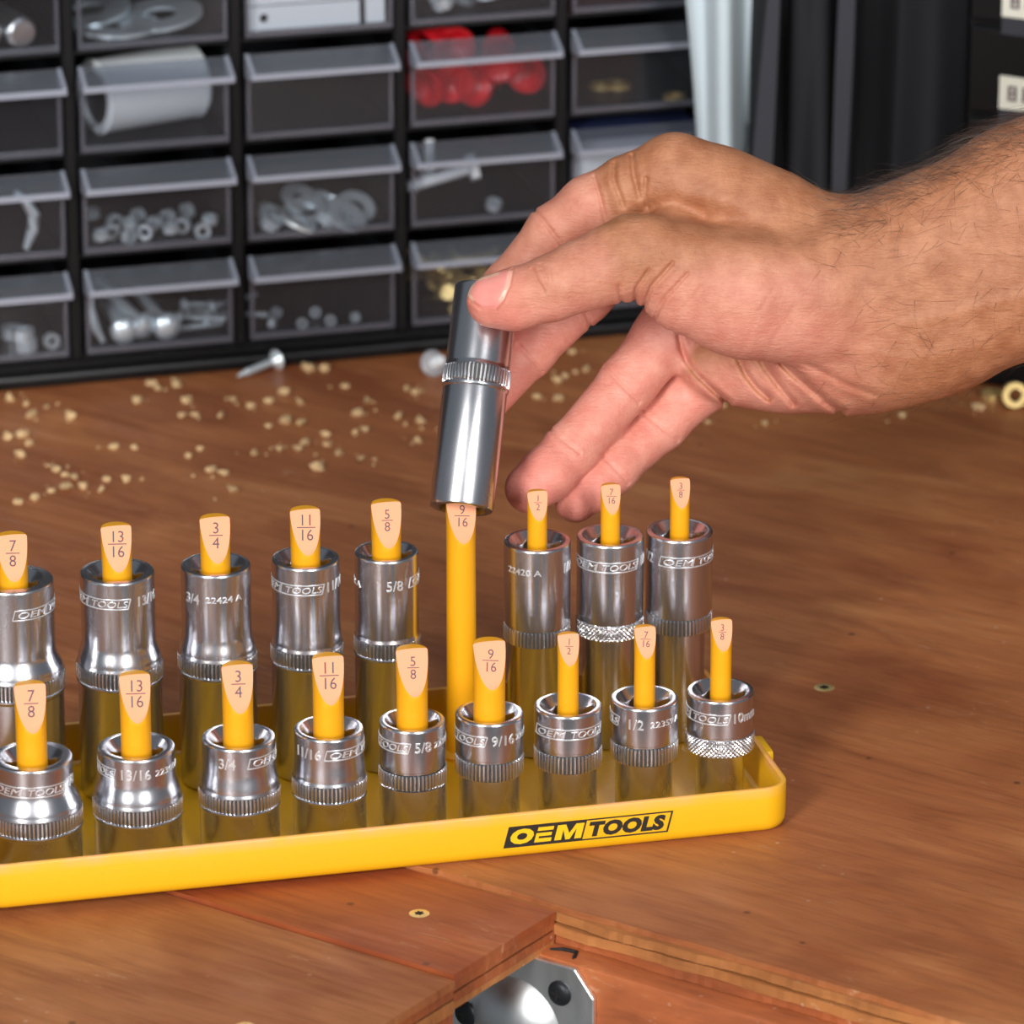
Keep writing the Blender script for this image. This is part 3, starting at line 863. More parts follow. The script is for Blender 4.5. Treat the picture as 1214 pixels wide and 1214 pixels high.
def peg(u, v, h, r, L, num, den, dig, tilt=0.0, off=(0.0, 0.0)):
    bm = bmesh.new()
    lathe(bm, [(0, FLOOR - 0.2), (r + 2.2, FLOOR - 0.2), (r + 2.2, FLOOR + 1.2), (r + 0.25, FLOOR + 2.4), (r + 0.12, FLOOR + 8), (r, 30), (r, h * 0.55), (r * 0.985, h - L - 2), (r * 1.02, h - 0.6), (r * 0.97, h - 0.12), (r * 0.6, h + 0.12), (0, h + 0.2)], 40)
    n = Vector((0, -L, r)).normalized()
    g = bmesh.ops.bisect_plane(bm, geom=list(bm.verts) + list(bm.edges) + list(bm.faces), plane_co=Vector((0, 0.25, h)), plane_no=n, clear_outer=True)
    cut = [e for e in g['geom_cut'] if isinstance(e, bmesh.types.BMEdge)]
    res = bmesh.ops.edgeloop_fill(bm, edges=cut)
    for f in res['faces']: f.material_index = 1
    p = new_obj('peg', fin(bm, 'peg', 30), None, tray, (u, v, 0))
    p.data.materials.append(M['yellow']); p.data.materials.append(M['peg_face'])
    # fraction printed on the sloped face
    ey = Vector((0, r, L)).normalized()
    top = Vector((0, 0.25, h))
    length = math.hypot(r, L)
    bm = bmesh.new()
    ct, st = math.cos(tilt), math.sin(tilt)
    def onface(x, y):
        x, y = x * ct + y * st + off[0], -x * st + y * ct + off[1]
        return top + Vector((1, 0, 0)) * x + ey * (y - length * 0.40) + n * 0.04
    def put(s, yc, sx):
        V, F = text_tris(s, 0.0)
        add_flat(bm, V, F, lambda x, y: onface(x * dig * sx, (y - 0.5) * dig + yc))
    put(num, dig * 0.68, 0.95); put(den, -dig * 0.68, 0.95)
    w = dig * (0.85 if max(len(num), len(den)) > 1 else 0.62)
    vs = [bm.verts.new(onface(x, y)) for x, y in ((-w, -0.045 * dig), (w, -0.045 * dig), (w, 0.045 * dig), (-w, 0.045 * dig))]
    bm.faces.new(vs)
    new_obj('printed_number', fin(bm, 'printed_number'), M['ink'], p)

SIZES = [('7', '8'), ('13', '16'), ('3', '4'), ('11', '16'), ('5', '8'), ('9', '16'), ('1', '2'), ('7', '16'), ('3', '8')]
UF = [-150.0, -117.2, -84.8, -55.9, -29.0, -4.0, 21.7, 46.8, 72.0]
UR = [-146.0, -112.5, -80.6, -51.2, -24.6, 0.1, 25.5, 50.0, 73.4]
VF, VR = 13.7, 69.0
RFp = [4.85, 4.8, 4.85, 4.9, 5.0, 5.1, 3.4, 3.4, 3.4]
RRp = [4.85, 4.8, 4.8, 4.8, 4.8, 4.8, 3.25, 3.2, 3.2]
for i, (a, b) in enumerate(SIZES):
    big = i < 6
    dg_ = 3.6 if i < 4 else (3.0 if big else 2.1)
    peg(UF[i], VF, 63.8, RFp[i], 13.8 if big else 8.8, a, b, dg_, 0.06 if i < 5 else 0.12)
    peg(UR[i], VR, 92.2 if i < 5 else 91.5, RRp[i], 13.4 if big else 8.4, a, b, dg_ * 0.98, 0.07 if i < 5 else 0.1)

# ---------------------------------------------------------------- sockets
def wrap_text(bm, s, phi, Rr, zc, h, bold=0.01, sx=0.95, shear=0.0):
    V, F = text_tris(s, bold, shear)
    def f(x, y):
        a = R(-90 + phi) + x * h * sx / Rr
        return (Rr * math.cos(a), Rr * math.sin(a), zc + (y - 0.5) * h)
    add_flat(bm, V, F, f)

def strip(bm, pts, w, Rr, phi, zc):
    """thin line wrapped on the cylinder; pts in (arc mm, height mm)"""
    def P(x, z):
        a = R(-90 + phi) + x / Rr
        return (Rr * math.cos(a), Rr * math.sin(a), zc + z)
    for (xa, za), (xb, zb) in zip(pts, pts[1:]):
        d = Vector((xb - xa, zb - za)); nrm = Vector((-d.y, d.x)).normalized() * w / 2
        k = max(1, int(d.length / 1.2)); prev = None
        for i in range(k + 1):
            t = i / k; x, z = xa + d.x * t, za + d.y * t
            cur = (bm.verts.new(P(x + nrm.x, z + nrm.y)), bm.verts.new(P(x - nrm.x, z - nrm.y)))
            if prev: bm.faces.new((prev[0], prev[1], cur[1], cur[0]))
            prev = cur

def socket_parts(t, H, Rt, Rc, Rb, zb, hb, hexaf, diamond=False, marks=()):
    N = 96
    th = [2 * math.pi * i / N for i in range(N)]
    sq = lambda a: min(6.35 / max(abs(math.cos(a + 0.6)), abs(math.sin(a + 0.6))), 8.2)
    hx = lambda a: hexaf / 2 / math.cos((a + R(30)) % R(60) - R(30))
    flare = Rc - Rt > 0.4
    zt = H - zb                      # top of the knurled band
    prof = []
    prof += [(lambda a, r=min(Rt - 1.7, 9.7): r, H)]
    prof += [(lambda a: Rt - 0.75, H), (lambda a: Rt - 0.3, H - 0.15), (lambda a: Rt - 0.05, H - 0.5), (lambda a: Rt, H - 1.0)]
    if flare:
        z_a = H - zb + 7.6
        d = Rc - Rt
        prof += [(lambda a: Rt, z_a)]
        for q in (0.15, 0.3, 0.45, 0.6, 0.75, 0.9, 1.0):
            e = q * q * (3 - 2 * q)
            prof += [(lambda a, e=e: Rt + (d - 0.5) * e, z_a + (zt + 0.9 - z_a) * q)]
        prof += [(lambda a: Rc - 0.15, zt + 0.25), (lambda a: Rc - 0.15, zt)]
    else:
        prof += [(lambda a: Rt, zt + 0.9), (lambda a: Rt - 0.35, zt + 0.6), (lambda a: Rt - 0.35, zt)]
    core = Rc - 1.0
    prof += [(lambda a: core, zt), (lambda a: core, zt - hb)]
    if flare:
        zc_ = zt - hb
        prof += [(lambda a: Rc - 0.35, zc_), (lambda a: Rc - 0.05, zc_ - 0.3), (lambda a: Rc, zc_ - 0.8), (lambda a: Rc - 0.15, zc_ - 1.3), (lambda a: Rb, zc_ - 1.7)]
    else:
        prof += [(lambda a: Rb, zt - hb - 0.3)]
    prof += [(lambda a: Rb, 1.2), (lambda a: Rb - 0.3, 0.35), (lambda a: Rb - 0.9, 0)]
    cone = max(hexaf / 2 * 1.12, 6.0)
    cone = min(cone, Rb - 1.3)
    prof += [(lambda a: max(cone, min(hx(a), Rb - 1.2)), 0), (lambda a: min(hx(a), Rb - 1.2), 1.3), (lambda a: min(hx(a), Rb - 1.2), H * 0.45), (lambda a: 6.1, H * 0.45), (lambda a: 6.1, H - 14)]
    rc0 = min(Rt - 1.7, 9.7)
    for dz in (14, 3.6, 3.0, 2.4, 1.8, 1.2, 0.6):
        c = 6.35 + (rc0 - 6.35) * (1 - dz / 3.4) if dz < 3.4 else 0
        prof += [(lambda a, c=c: max(c, sq(a)) if c < rc0 else c, H - dz)]
    bm = bmesh.new()
    rings = [[bm.verts.new((f(a) * math.cos(a), f(a) * math.sin(a), z)) for a in th] for f, z in prof]
    for p, q in zip(rings, rings[1:] + rings[:1]):
        for i in range(N):
            j = (i + 1) % N
            bm.faces.new((p[i], p[j], q[j], q[i]))
    new_obj('body', fin(bm, 'body', 32), M['chrome'], t)
    # knurled band
    bm = bmesh.new()
    if not diamond:
        nt = int(2 * math.pi * Rc / 1.3)
        lo, hi = Rc - 0.5, Rc + 0.06
        rr = []
        for z, ins in ((zt - hb + 0.05, 0.35), (zt - hb + 0.45, 0), (zt - 0.45, 0), (zt - 0.05, 0.35)):
            ring = []
            for k in range(nt):
                for o, r in ((0.0, lo), (0.36, lo), (0.50, hi), (0.86, hi)):
                    a = 2 * math.pi * (k + o) / nt
                    ring.append(bm.verts.new(((r - ins * (r > lo + 0.1)) * math.cos(a), (r - ins * (r > lo + 0.1)) * math.sin(a), z)))
            rr.append(ring)
        for p, q in zip(rr, rr[1:]):
            m = len(p)
            for i in range(m):
                f = bm.faces.new((p[i], p[(i + 1) % m], q[(i + 1) % m], q[i]))
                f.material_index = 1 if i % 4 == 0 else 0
    else:
        m = int(2 * math.pi * Rc / 1.5); nn = m * 6; rows = 24
        tri = lambda x: abs((x % 1.0) * 2 - 1)
        rr = []
        for j in range(rows + 1):
            z = zt - hb + hb * j / rows
            ring = []
            for i in range(nn):
                a = 2 * math.pi * i / nn
                u = i / 6.0; v = (z - zt) / 1.5
                hgt = min(tri(u + v), tri(u - v)) * 0.75
                edge = min(1.0, min(j, rows - j) / 2.0)
                r = Rc - 0.4 + hgt * edge
                ring.append(bm.verts.new((r * math.cos(a), r * math.sin(a), z)))
            rr.append(ring)
        for p, q in zip(rr, rr[1:]):
            for i in range(nn): bm.faces.new((p[i], p[(i + 1) % nn], q[(i + 1) % nn], q[i]))
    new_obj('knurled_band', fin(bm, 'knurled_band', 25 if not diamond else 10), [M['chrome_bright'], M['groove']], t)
    # stamped marks
    Rr = Rt - 0.05
    def raise_(bm):
        g = bmesh.ops.extrude_face_region(bm, geom=list(bm.faces))
        for vv in g['geom']:
            if isinstance(vv, bmesh.types.BMVert):
                r_ = math.hypot(vv.co.x, vv.co.y); vv.co.x *= (r_ + 0.26) / r_; vv.co.y *= (r_ + 0.26) / r_
        return bm
    for kind, phi, zoff in marks:
        bm = bmesh.new()
        if kind == 'LOGO':
            h = 3.3
            strip(bm, [(-13.2, -h / 2), (13.0, -h / 2), (13.9, h / 2), (-12.3, h / 2), (-13.2, -h / 2)], 0.32, Rr, phi, H - zoff)
            strip(bm, [(-1.6, -h / 2), (-0.8, h / 2)], 0.3, Rr, phi, H - zoff)
            wrap_text(bm, 'OEM', phi - math.degrees(6.6 / Rr), Rr, H - zoff, 2.1, 0.0, 1.65, 0.2)
            wrap_text(bm, 'TOOLS', phi + math.degrees(6.6 / Rr), Rr, H - zoff, 2.1, 0.0, 1.28, 0.2)
            new_obj('stamped_logo', fin(raise_(bm), 'stamped_logo'), M['engrave'], t)
        else:
            wrap_text(bm, kind, phi, Rr, H - zoff, 3.3 if len(kind) < 6 else 2.0, 0.005, 0.95 if len(kind) < 6 else 1.25)
            new_obj('stamped_size' if len(kind) < 6 else 'stamped_number', fin(raise_(bm), 'stamped_size'), M['engrave'], t)

AF = [22.3, 20.7, 19.1, 17.5, 15.9, 14.4, 12.8, 11.2, 9.6]
FR = [  # Rt, Rc, Rb, band top, band height, diamond, marks (text, angle, mm below the top)
    (12.6, 15.3, 14.9, 16.5, 5.2, False, [('LOGO', -6, 7.2), ('7/8', 72, 6.5)]),
    (12.1, 14.1, 13.8, 16.5, 5.0, False, [('LOGO', -95, 5.2), ('13/16', 1, 5.0), ('22364 A', 62, 5.0)]),
    (11.6, 12.9, 12.6, 16.5, 5.0, False, [('3/4', -16, 5.0), ('LOGO', 82, 5.0)]),
    (11.0, 11.9, 11.6, 16.0, 5.2, False, [('11/16', -38, 5.2), ('LOGO', 63, 5.2)]),
    (10.5, 10.85, 10.6, 15.2, 5.2, False, [('LOGO', -78, 5.8), ('5/8', 20, 5.6), ('22361 A', 76, 5.6)]),
    (10.8, 10.9, 9.7, 13.8, 6.2, False, [('LOGO', -77, 6.0), ('9/16', 25, 5.8), ('22360 A', 84, 5.8)]),
    (10.8, 10.9, 9.4, 13.8, 6.2, False, [('LOGO', 0, 6.2)]),
    (10.8, 10.9, 9.1, 13.8, 6.2, False, [('LOGO', -122, 5.4), ('1/2', -17, 5.4), ('22359 A', 42, 5.4)]),
    (10.8, 10.9, 7.7, 13.6, 6.2, True, [('LOGO', -58, 6.2), ('10mm', 48, 6.0)]),
]
LB = ['seven-eighths', 'thirteen-sixteenths', 'three-quarter', 'eleven-sixteenths', 'five-eighths', 'nine-sixteenths', 'half-inch', 'seven-sixteenths', 'three-eighths']
for i, (Rt, Rc, Rb, zb, hb, dia, mk) in enumerate(FR):
    H = 38.4
    t = thing('short_socket', 'short chrome socket on the ' + LB[i] + ' peg of the lower peg row' + (', diamond knurled' if dia else ''), 'socket', tray_world(UF[i], VF, FLOOR + 0.05), 0, 'short sockets')
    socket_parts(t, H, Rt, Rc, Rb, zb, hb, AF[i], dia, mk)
RE = [
    (12.9, 15.6, 15.1, 31.0, 5.2, False, [('7/8', -38, 7.5), ('LOGO', 62, 7.8)], 76.0),
    (11.9, 13.9, 13.5, 30.5, 5.2, False, [('LOGO', -43, 7.2), ('13/16', 58, 7.0)], 75.6),
    (11.25, 12.85, 12.5, 29.8, 5.2, False, [('3/4', -40, 8.5), ('22424 A', 17, 8.3)], 74.9),
    (10.95, 11.8, 11.5, 29.3, 5.2, False, [('LOGO', -38, 7.4), ('11/16', 64, 7.2)], 74.4),
    (10.35, 10.85, 10.5, 28.8, 5.2, False, [('22422 A', -88, 9.4), ('5/8', 16, 8.6), ('LOGO', 118, 8.4)], 74.2),
    None,
    (10.9, 10.95, 9.8, 28.6, 5.6, False, [('22420 A', -26, 7.6), ('1/2', 64, 7.4)], 73.3),
    (10.9, 10.95, 8.9, 28.2, 5.6, True, [('LOGO', -18, 7.6), ('1/2', 76, 7.2)], 72.8),
    (10.9, 10.95, 8.7, 28.0, 5.6, False, [('1/2', -68, 7.4), ('LOGO', 30, 7.6)], 72.4),
]
for i, q in enumerate(RE):
    if q is None: continue
    Rt, Rc, Rb, zb, hb, dia, mk, H = q
    t = thing('deep_socket', 'tall chrome socket on the ' + LB[i] + ' peg of the taller peg row' + (', diamond knurled' if dia else ''), 'socket', tray_world(UR[i], VR, FLOOR + 0.05), 0, 'tall sockets')
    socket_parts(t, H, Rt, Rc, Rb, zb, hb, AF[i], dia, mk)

# the tall 9/16 socket being lifted off its peg, leaning back in the fingers
HB = Vector(HELD_BOTTOM); HTOP = Vector(HELD_TOP)
q = (HTOP - HB).to_track_quat('Z', 'Y')
t = thing('deep_socket', 'tall chrome socket held tilted between thumb and fingers above its bare peg', 'socket', HB, group='tall sockets', rot=q.to_euler())
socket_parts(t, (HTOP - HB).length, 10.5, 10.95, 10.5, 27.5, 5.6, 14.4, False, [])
HAND_ORG = (41.57, 1677.63, 157.93)
HAND_PALM = [[(66.4, 3.9, -20.0, 21.5), (38.8, 18.3, -17.0, 17.5), (24.5, 27.3, -16.0, 14.6), (11.3, 34.6, -15.0, 12.6)], [(67.4, 0.1, -36.0, 21), (39.7, 12.6, -36.0, 17), (16.2, 27.2, -38.0, 13)], [(67.9, -7.9, -44.0, 19), (45.9, 0.7, -50.0, 16), (25.8, 10.6, -52.0, 13)], [(68.0, -17.6, -46.0, 19), (51.7, -18.7, -54.0, 16), (35.1, -17.1, -60.0, 13)], [(68.9, -23.8, -34.0, 17.8), (49.8, -22.9, -44.0, 16.2), (32.7, -20.9, -56.0, 15)], [(14.2, -4.0, -1.0, 13.5), (32.8, -3.9, -5.0, 20), (55.0, -3.6, -12.0, 22.5), (80.2, -6.6, -20.0, 23)], [(66.3, 3.8, -18.0, 21.5), (80.0, 3.0, -18.0, 23), (96.3, 10.0, -16.0, 24), (124.5, 23.5, -12.0, 25.5), (201.9, 60.2, -6.0, 30), (349.2, 113.5, 6.0, 36)], [(67.0, -18.1, -30.0, 23), (80.6, -15.7, -26.0, 24), (96.8, -11.2, -22.0, 24), (124.8, 1.8, -16.0, 25), (202.2, 35.8, -8.0, 30), (349.2, 89.1, 6.0, 36)], [(11.3, 22.0, -14.0, 7), (11.1, 16.7, -8.0, 8)], [(25.1, -25.3, -47.0, 12.0), (36.7, -24.3, -45.0, 12.8), (48.2, -25.5, -40.0, 14)]]
HAND_THUMB = [(-47.5, -7.6, 6.2, 8.6), (-40.8, -7.1, 8.0, 9.6), (-28.6, -3.4, 9.0, 10.2), (-19.1, 0.7, 8.0, 11.0), (-9.6, 4.3, 6.0, 12.0), (0.5, 6.7, 3.0, 13.6), (14.2, 3.3, -1.0, 16), (30.1, 0.3, -6.0, 19)]
HAND_INDEX = [(-49.0, -14.2, -30.5, 7.4), (-42.7, -1.4, -31.0, 8.2), (-27.8, 15.9, -24.0, 9.0), (-16.0, 24.2, -20.0, 10.0), (-3.7, 29.5, -17.0, 10.8), (11.3, 34.6, -15.0, 12.6)]
HAND_MIDDLE = [(-50.1, -38.6, -25.5, 7.6), (-36.3, -22.3, -37.0, 8.6), (-17.9, -3.3, -47.0, 9.4), (-1.8, 13.0, -43.0, 10.4), (16.2, 27.2, -38.0, 12)]
HAND_RING = [(-35.8, -67.5, -29.0, 8.2), (-29.7, -62.8, -32.0, 8.8), (-22.4, -55.3, -37.0, 9.0), (-3.1, -32.4, -45.0, 9.3), (8.9, -17.8, -48.0, 10.6), (25.8, 10.6, -52.0, 12)]
HAND_PINKY = [(-20.5, -71.7, -38.0, 7.0), (-14.6, -66.6, -41.0, 7.7), (-7.9, -60.5, -45.0, 8.0), (7.7, -46.1, -54.0, 8.6), (21.5, -31.8, -57.0, 10.2), (35.1, -17.1, -60.0, 12)]
HAND_GROOVES = [([(13.4, -17.2), (14.2, -21.4), (16.2, -25.9), (19.5, -30.3), (24.0, -34.5), (29.6, -39.3)], 0.9, 1.3, -75, -20), ([(31.8, -21.9), (33.0, -25.8), (35.2, -30.3), (38.5, -34.5), (42.5, -37.9)], 1.0, 1.4, -75, -22), ([(39.0, -24.2), (41.0, -28.1), (44.0, -32.0), (47.4, -36.2), (50.7, -39.8)], 0.9, 1.0, -75, -18), ([(45.5, -26.0), (50.0, -30.5), (55.3, -34.9), (60.8, -39.4), (66.4, -42.7)], 1.1, 1.2, -75, -10), ([(52.3, -26.6), (59.3, -30.2), (67.6, -34.4), (76.0, -37.2)], 1.0, 0.5, -75, -5), ([(-14.9, 33.5), (-12.7, 25.3), (-11.1, 18.2)], 0.6, 0.6, -40, 0), ([(-8.3, 37.7), (-8.6, 32.2), (-5.6, 23.9)], 0.8, 0.8, -40, 0), ([(-2.6, 40.1), (-2.3, 33.8), (-0.4, 26.7)], 0.9, 1.0, -40, 0), ([(1.8, 32.7), (1.3, 28.3), (2.1, 23.9)], 0.7, 0.7, -40, 0), ([(-34.7, 23.8), (-29.5, 16.9), (-23.1, 8.7)], 0.6, 0.7, -45, 0), ([(-35.1, 2.1), (-33.7, -1.4), (-31.3, -5.2)], 0.6, 0.55, 0, 30), ([(-32.6, 3.7), (-30.8, -0.3), (-29.9, -3.3)], 0.5, 0.4, 0, 30), ([(-28.6, 2.9), (-28.3, -0.9), (-29.4, -4.7)], 0.5, 0.3, 0, 30), ([(-7.2, -3.0), (-6.9, -5.8), (-5.9, -9.5)], 0.6, 0.6, -8, 30), ([(2.0, 1.8), (-1.8, -3.6), (-2.6, -10.1)], 0.6, 0.8, -8, 30), ([(9.8, 4.3), (3.1, -3.0), (-0.2, -11.7)], 0.6, 0.9, -8, 30), ([(14.7, 1.0), (6.8, -7.4), (3.1, -15.2)], 0.55, 0.7, -8, 30), ([(19.3, -3.0), (12.3, -11.2), (9.3, -18.7)], 0.6, 0.2, -8, 30), ([(29.6, -4.4), (23.1, -15.2), (20.4, -22.0)], 0.7, 0.14, -8, 30), ([(41.7, -4.4), (35.8, -13.9), (32.3, -24.1)], 0.7, 0.14, -8, 30), ([(48.5, -9.8), (42.5, -19.3), (39.8, -26.8)], 0.7, 0.14, -8, 30), ([(-10.9, -27.7), (-5.4, -33.8), (0.2, -39.1)], 0.6, 0.55, -60, 0), ([(-29.7, -47.4), (-24.7, -52.0), (-19.5, -55.9)], 0.6, 0.5, -60, 0), ([(1.4, -42.3), (7.5, -47.3), (13.3, -51.4)], 0.6, 0.5, -70, 0), ([(-11.9, -56.7), (-7.5, -61.1), (-3.3, -65.6)], 0.6, 0.45, -70, 0), ([(-39.4, -20.5), (-35.8, -24.7), (-31.9, -29.1)], 0.6, 0.6, -60, 0), ([(-17.5, -9.6), (-16.1, -12.6), (-15.2, -15.7)], 0.6, 0.7, -70, 0), ([(-41.3, 2.6), (-42.4, -3.0), (-44.3, -7.4), (-46.7, -10.3), (-51.6, -10.1), (-54.8, -7.6)], 0.45, 0.55, 2, 30)]
HAND_RIDGES = [([(84.2, -14.9), (100.5, -11.4), (116.8, -7.6), (127.7, -5.4)], 2.2, -0.55), ([(65.2, -22.3), (81.5, -26.6), (95.1, -25.8), (114.1, -20.4)], 3.0, -0.7), ([(27.2, 24.5), (43.5, 18.5), (61.1, 13.0)], 3.5, -0.8), ([(19.0, 18.5), (38.0, 15.8), (54.3, 14.4)], 4.0, 0.9), ([(61.1, 24.5), (73.4, 21.2), (81.5, 18.5)], 5.0, 0.8), ([(-2.2, 20.9), (4.1, 23.6), (10.9, 24.5), (20.4, 21.7)], 2.6, 1.6), ([(13.6, 20.1), (32.6, 17.9), (54.3, 16.8)], 5.0, 1.5), ([(-4.9, 17.7), (10.9, 13.9), (32.6, 9.2), (51.6, 6.5)], 5.0, -1.0), ([(-8.7, 14.7), (-3.3, 18.5)], 4.5, -1.0)]
HAND_NAIL = [(-41.0, 2.1), (-42.1, -3.3), (-44.0, -7.6), (-46.7, -10.6), (-51.5, -10.0), (-54.8, -7.6), (-56.4, -5.2), (-54.2, -0.6), (-46.7, 1.6)]
# ---------------------------------------------------------------- the hand (one continuous surface grown from a blended field)
def seg_dist(P, a, b):
    ab = b - a
    h = np.clip(((P[0] - a[0]) * ab[0] + (P[1] - a[1]) * ab[1] + (P[2] - a[2]) * ab[2]) / max(float(ab @ ab), 1e-9), 0, 1)
    d = np.sqrt((P[0] - a[0] - ab[0] * h) ** 2 + (P[1] - a[1] - ab[1] * h) ** 2 + (P[2] - a[2] - ab[2] * h) ** 2)
    return d, h
def smin(a, b, k):
    h = np.clip(0.5 + 0.5 * (b - a) / k, 0, 1)
    return b + (a - b) * h - k * h * (1 - h)

VOX = 0.5
gx = list(np.arange(-60, 128, VOX)); step = VOX
while gx[-1] < 345:
    step = min(step * 1.08, 5.0); gx.append(gx[-1] + step)
gx = np.array(gx, np.float32)
gy = list(np.arange(-82, 56, VOX)); step = VOX
while gy[-1] < 155:
    step = min(step * 1.1, 5.0); gy.append(gy[-1] + step)
gy = np.array(gy, np.float32)
gz = np.arange(-76, 26, VOX, dtype=np.float32)
gzl = list(gz); step = VOX
while gzl[-1] < 48: step = min(step * 1.2, 4); gzl.append(gzl[-1] + step)
gz = np.array(gzl, np.float32)

def window(lo, hi):
    s = []
    for g, a, b in zip((gx, gy, gz), lo, hi):
        i0 = max(int(np.searchsorted(g, a)) - 1, 0); i1 = min(int(np.searchsorted(g, b)) + 1, len(g))
        s.append(slice(i0, max(i1, i0 + 1)))
    return tuple(s)
def coords_of(w):
    return (gx[w[0]][:, None, None], gy[w[1]][None, :, None], gz[w[2]][None, None, :])
def add_chain(D, chain, k, pad=9.0):
    for p, q in zip(chain, chain[1:]):
        a, b = np.array(p[:3], np.float32), np.array(q[:3], np.float32)
        m = max(p[3], q[3]) + pad
        w = window(np.minimum(a, b) - m, np.maximum(a, b) + m)
        d, h = seg_dist(coords_of(w), a, b)
        d = d - (p[3] + (q[3] - p[3]) * h)
        D[w] = smin(D[w], d.astype(np.float32), k)

D = np.full((len(gx), len(gy), len(gz)), 60, np.float32)
for ch in HAND_PALM: add_chain(D, ch, 9.0, 16.0)
palm_only = D.copy()
for ch, kin, kout in ((HAND_THUMB, 3.0, 4.5), (HAND_INDEX, 3.0, 4.0), (HAND_MIDDLE, 3.0, 4.0), (HAND_RING, 3.0, 3.5), (HAND_PINKY, 3.0, 3.5)):
    pts = np.array([p[:3] for p in ch])
    w = window(pts.min(0) - 30, pts.max(0) + 30)
    sub = np.full(D[w].shape, 60, np.float32)
    X, Y, Z = coords_of(w)
    for p, q in zip(ch, ch[1:]):
        a, b = np.array(p[:3], np.float32), np.array(q[:3], np.float32)
        d, h = seg_dist((X, Y, Z), a, b)
        d = (d - (p[3] + (q[3] - p[3]) * h)).astype(np.float32)
        sub = smin(sub, d, kin)
    D[w] = np.minimum(D[w], smin(palm_only[w], sub, kout))
del palm_only
def poly_dist2(X, Y, pts):
    best = None
    for (ax, ay), (bx, by) in zip(pts, pts[1:]):
        dx, dy = bx - ax, by - ay
        h = np.clip(((X - ax) * dx + (Y - ay) * dy) / (dx * dx + dy * dy), 0, 1)
        d = np.hypot(X - ax - dx * h, Y - ay - dy * h)
        best = d if best is None else np.minimum(best, d)
    return best
for pts, w_, dep, za, zb in HAND_GROOVES:
    pa = np.array(pts)
    w = window((pa[:, 0].min() - 4, pa[:, 1].min() - 4, za), (pa[:, 0].max() + 4, pa[:, 1].max() + 4, zb))
    X, Y, Z = coords_of(w)
    d2 = poly_dist2(X[:, :, 0], Y[:, :, 0], pts)[:, :, None]
    D[w] += dep * np.exp(-(d2 / w_) ** 2).astype(np.float32) - 0.22 * dep * np.exp(-((d2 - 2.2 * w_) / (w_ * 1.2)) ** 2).astype(np.float32)
for pts, w_, dep in HAND_RIDGES:
    pa = np.array(pts); m = w_ * 3
    w = window((pa[:, 0].min() - m, pa[:, 1].min() - m, -30), (pa[:, 0].max() + m, pa[:, 1].max() + m, 45))
    X, Y, Z = coords_of(w)
    d2 = poly_dist2(X[:, :, 0], Y[:, :, 0], pts)[:, :, None]
    D[w] += dep * np.exp(-(d2 / w_) ** 2).astype(np.float32)

def surface_nets(D, gx, gy, gz):
    S = D < 0
    nx, ny, nz = D.shape
    cnt = np.zeros((nx - 1, ny - 1, nz - 1), np.int8)
    for i in (0, 1):
        for j in (0, 1):
            for k in (0, 1):
                cnt += S[i:nx - 1 + i, j:ny - 1 + j, k:nz - 1 + k]
    act = (cnt > 0) & (cnt < 8)
    ci = np.argwhere(act)
    idx = np.full(act.shape, -1, np.int32)
    idx[act] = np.arange(len(ci))
    acc = np.zeros((len(ci), 3)); num = np.zeros(len(ci))
    corners = [(i, j, k) for i in (0, 1) for j in (0, 1) for k in (0, 1)]
    vals = {c: D[ci[:, 0] + c[0], ci[:, 1] + c[1], ci[:, 2] + c[2]] for c in corners}
    pos = {c: np.stack((gx[ci[:, 0] + c[0]], gy[ci[:, 1] + c[1]], gz[ci[:, 2] + c[2]]), 1) for c in corners}
    for c in corners:
        for ax in range(3):
            if c[ax]: continue
            e = list(c); e[ax] = 1; e = tuple(e)
            a, b = vals[c], vals[e]
            m = (a < 0) != (b < 0)
            t = (a / np.where(np.abs(a - b) < 1e-9, 1e-9, a - b))[:, None]
            p = pos[c] + (pos[e] - pos[c]) * t
            acc[m] += p[m]; num[m] += 1
    V = acc / num[:, None]
    F = []
    for ax in range(3):
        o1, o2 = [(1, 2), (2, 0), (0, 1)][ax]
        a = np.take(S, range(0, D.shape[ax] - 1), ax); b = np.take(S, range(1, D.shape[ax]), ax)
        e = np.argwhere(a != b)
        ok = (e[:, o1] > 0) & (e[:, o2] > 0) & (e[:, o1] < D.shape[o1] - 1) & (e[:, o2] < D.shape[o2] - 1)
        e = e[ok]
        flip = a[e[:, 0], e[:, 1], e[:, 2]]
        q = []
        for d1, d2 in ((-1, -1), (0, -1), (0, 0), (-1, 0)):
            c = e.copy(); c[:, o1] += d1; c[:, o2] += d2
            q.append(idx[c[:, 0], c[:, 1], c[:, 2]])
        q = np.stack(q, 1)
        q[~flip] = q[~flip][:, ::-1]
        F.append(q)
    return V, np.concatenate(F)
HV, HF = surface_nets(D, gx, gy, gz)
del D
me = bpy.data.meshes.new('person')
me.vertices.add(len(HV)); me.vertices.foreach_set('co', (HV * MM).astype(np.float32).ravel())
me.loops.add(len(HF) * 4); me.loops.foreach_set('vertex_index', HF.astype(np.int32).ravel())
me.polygons.add(len(HF))
me.polygons.foreach_set('loop_start', np.arange(0, len(HF) * 4, 4, dtype=np.int32))
me.update(calc_edges=True)
me.validate()
me.polygons.foreach_set('use_smooth', np.ones(len(me.polygons), bool))

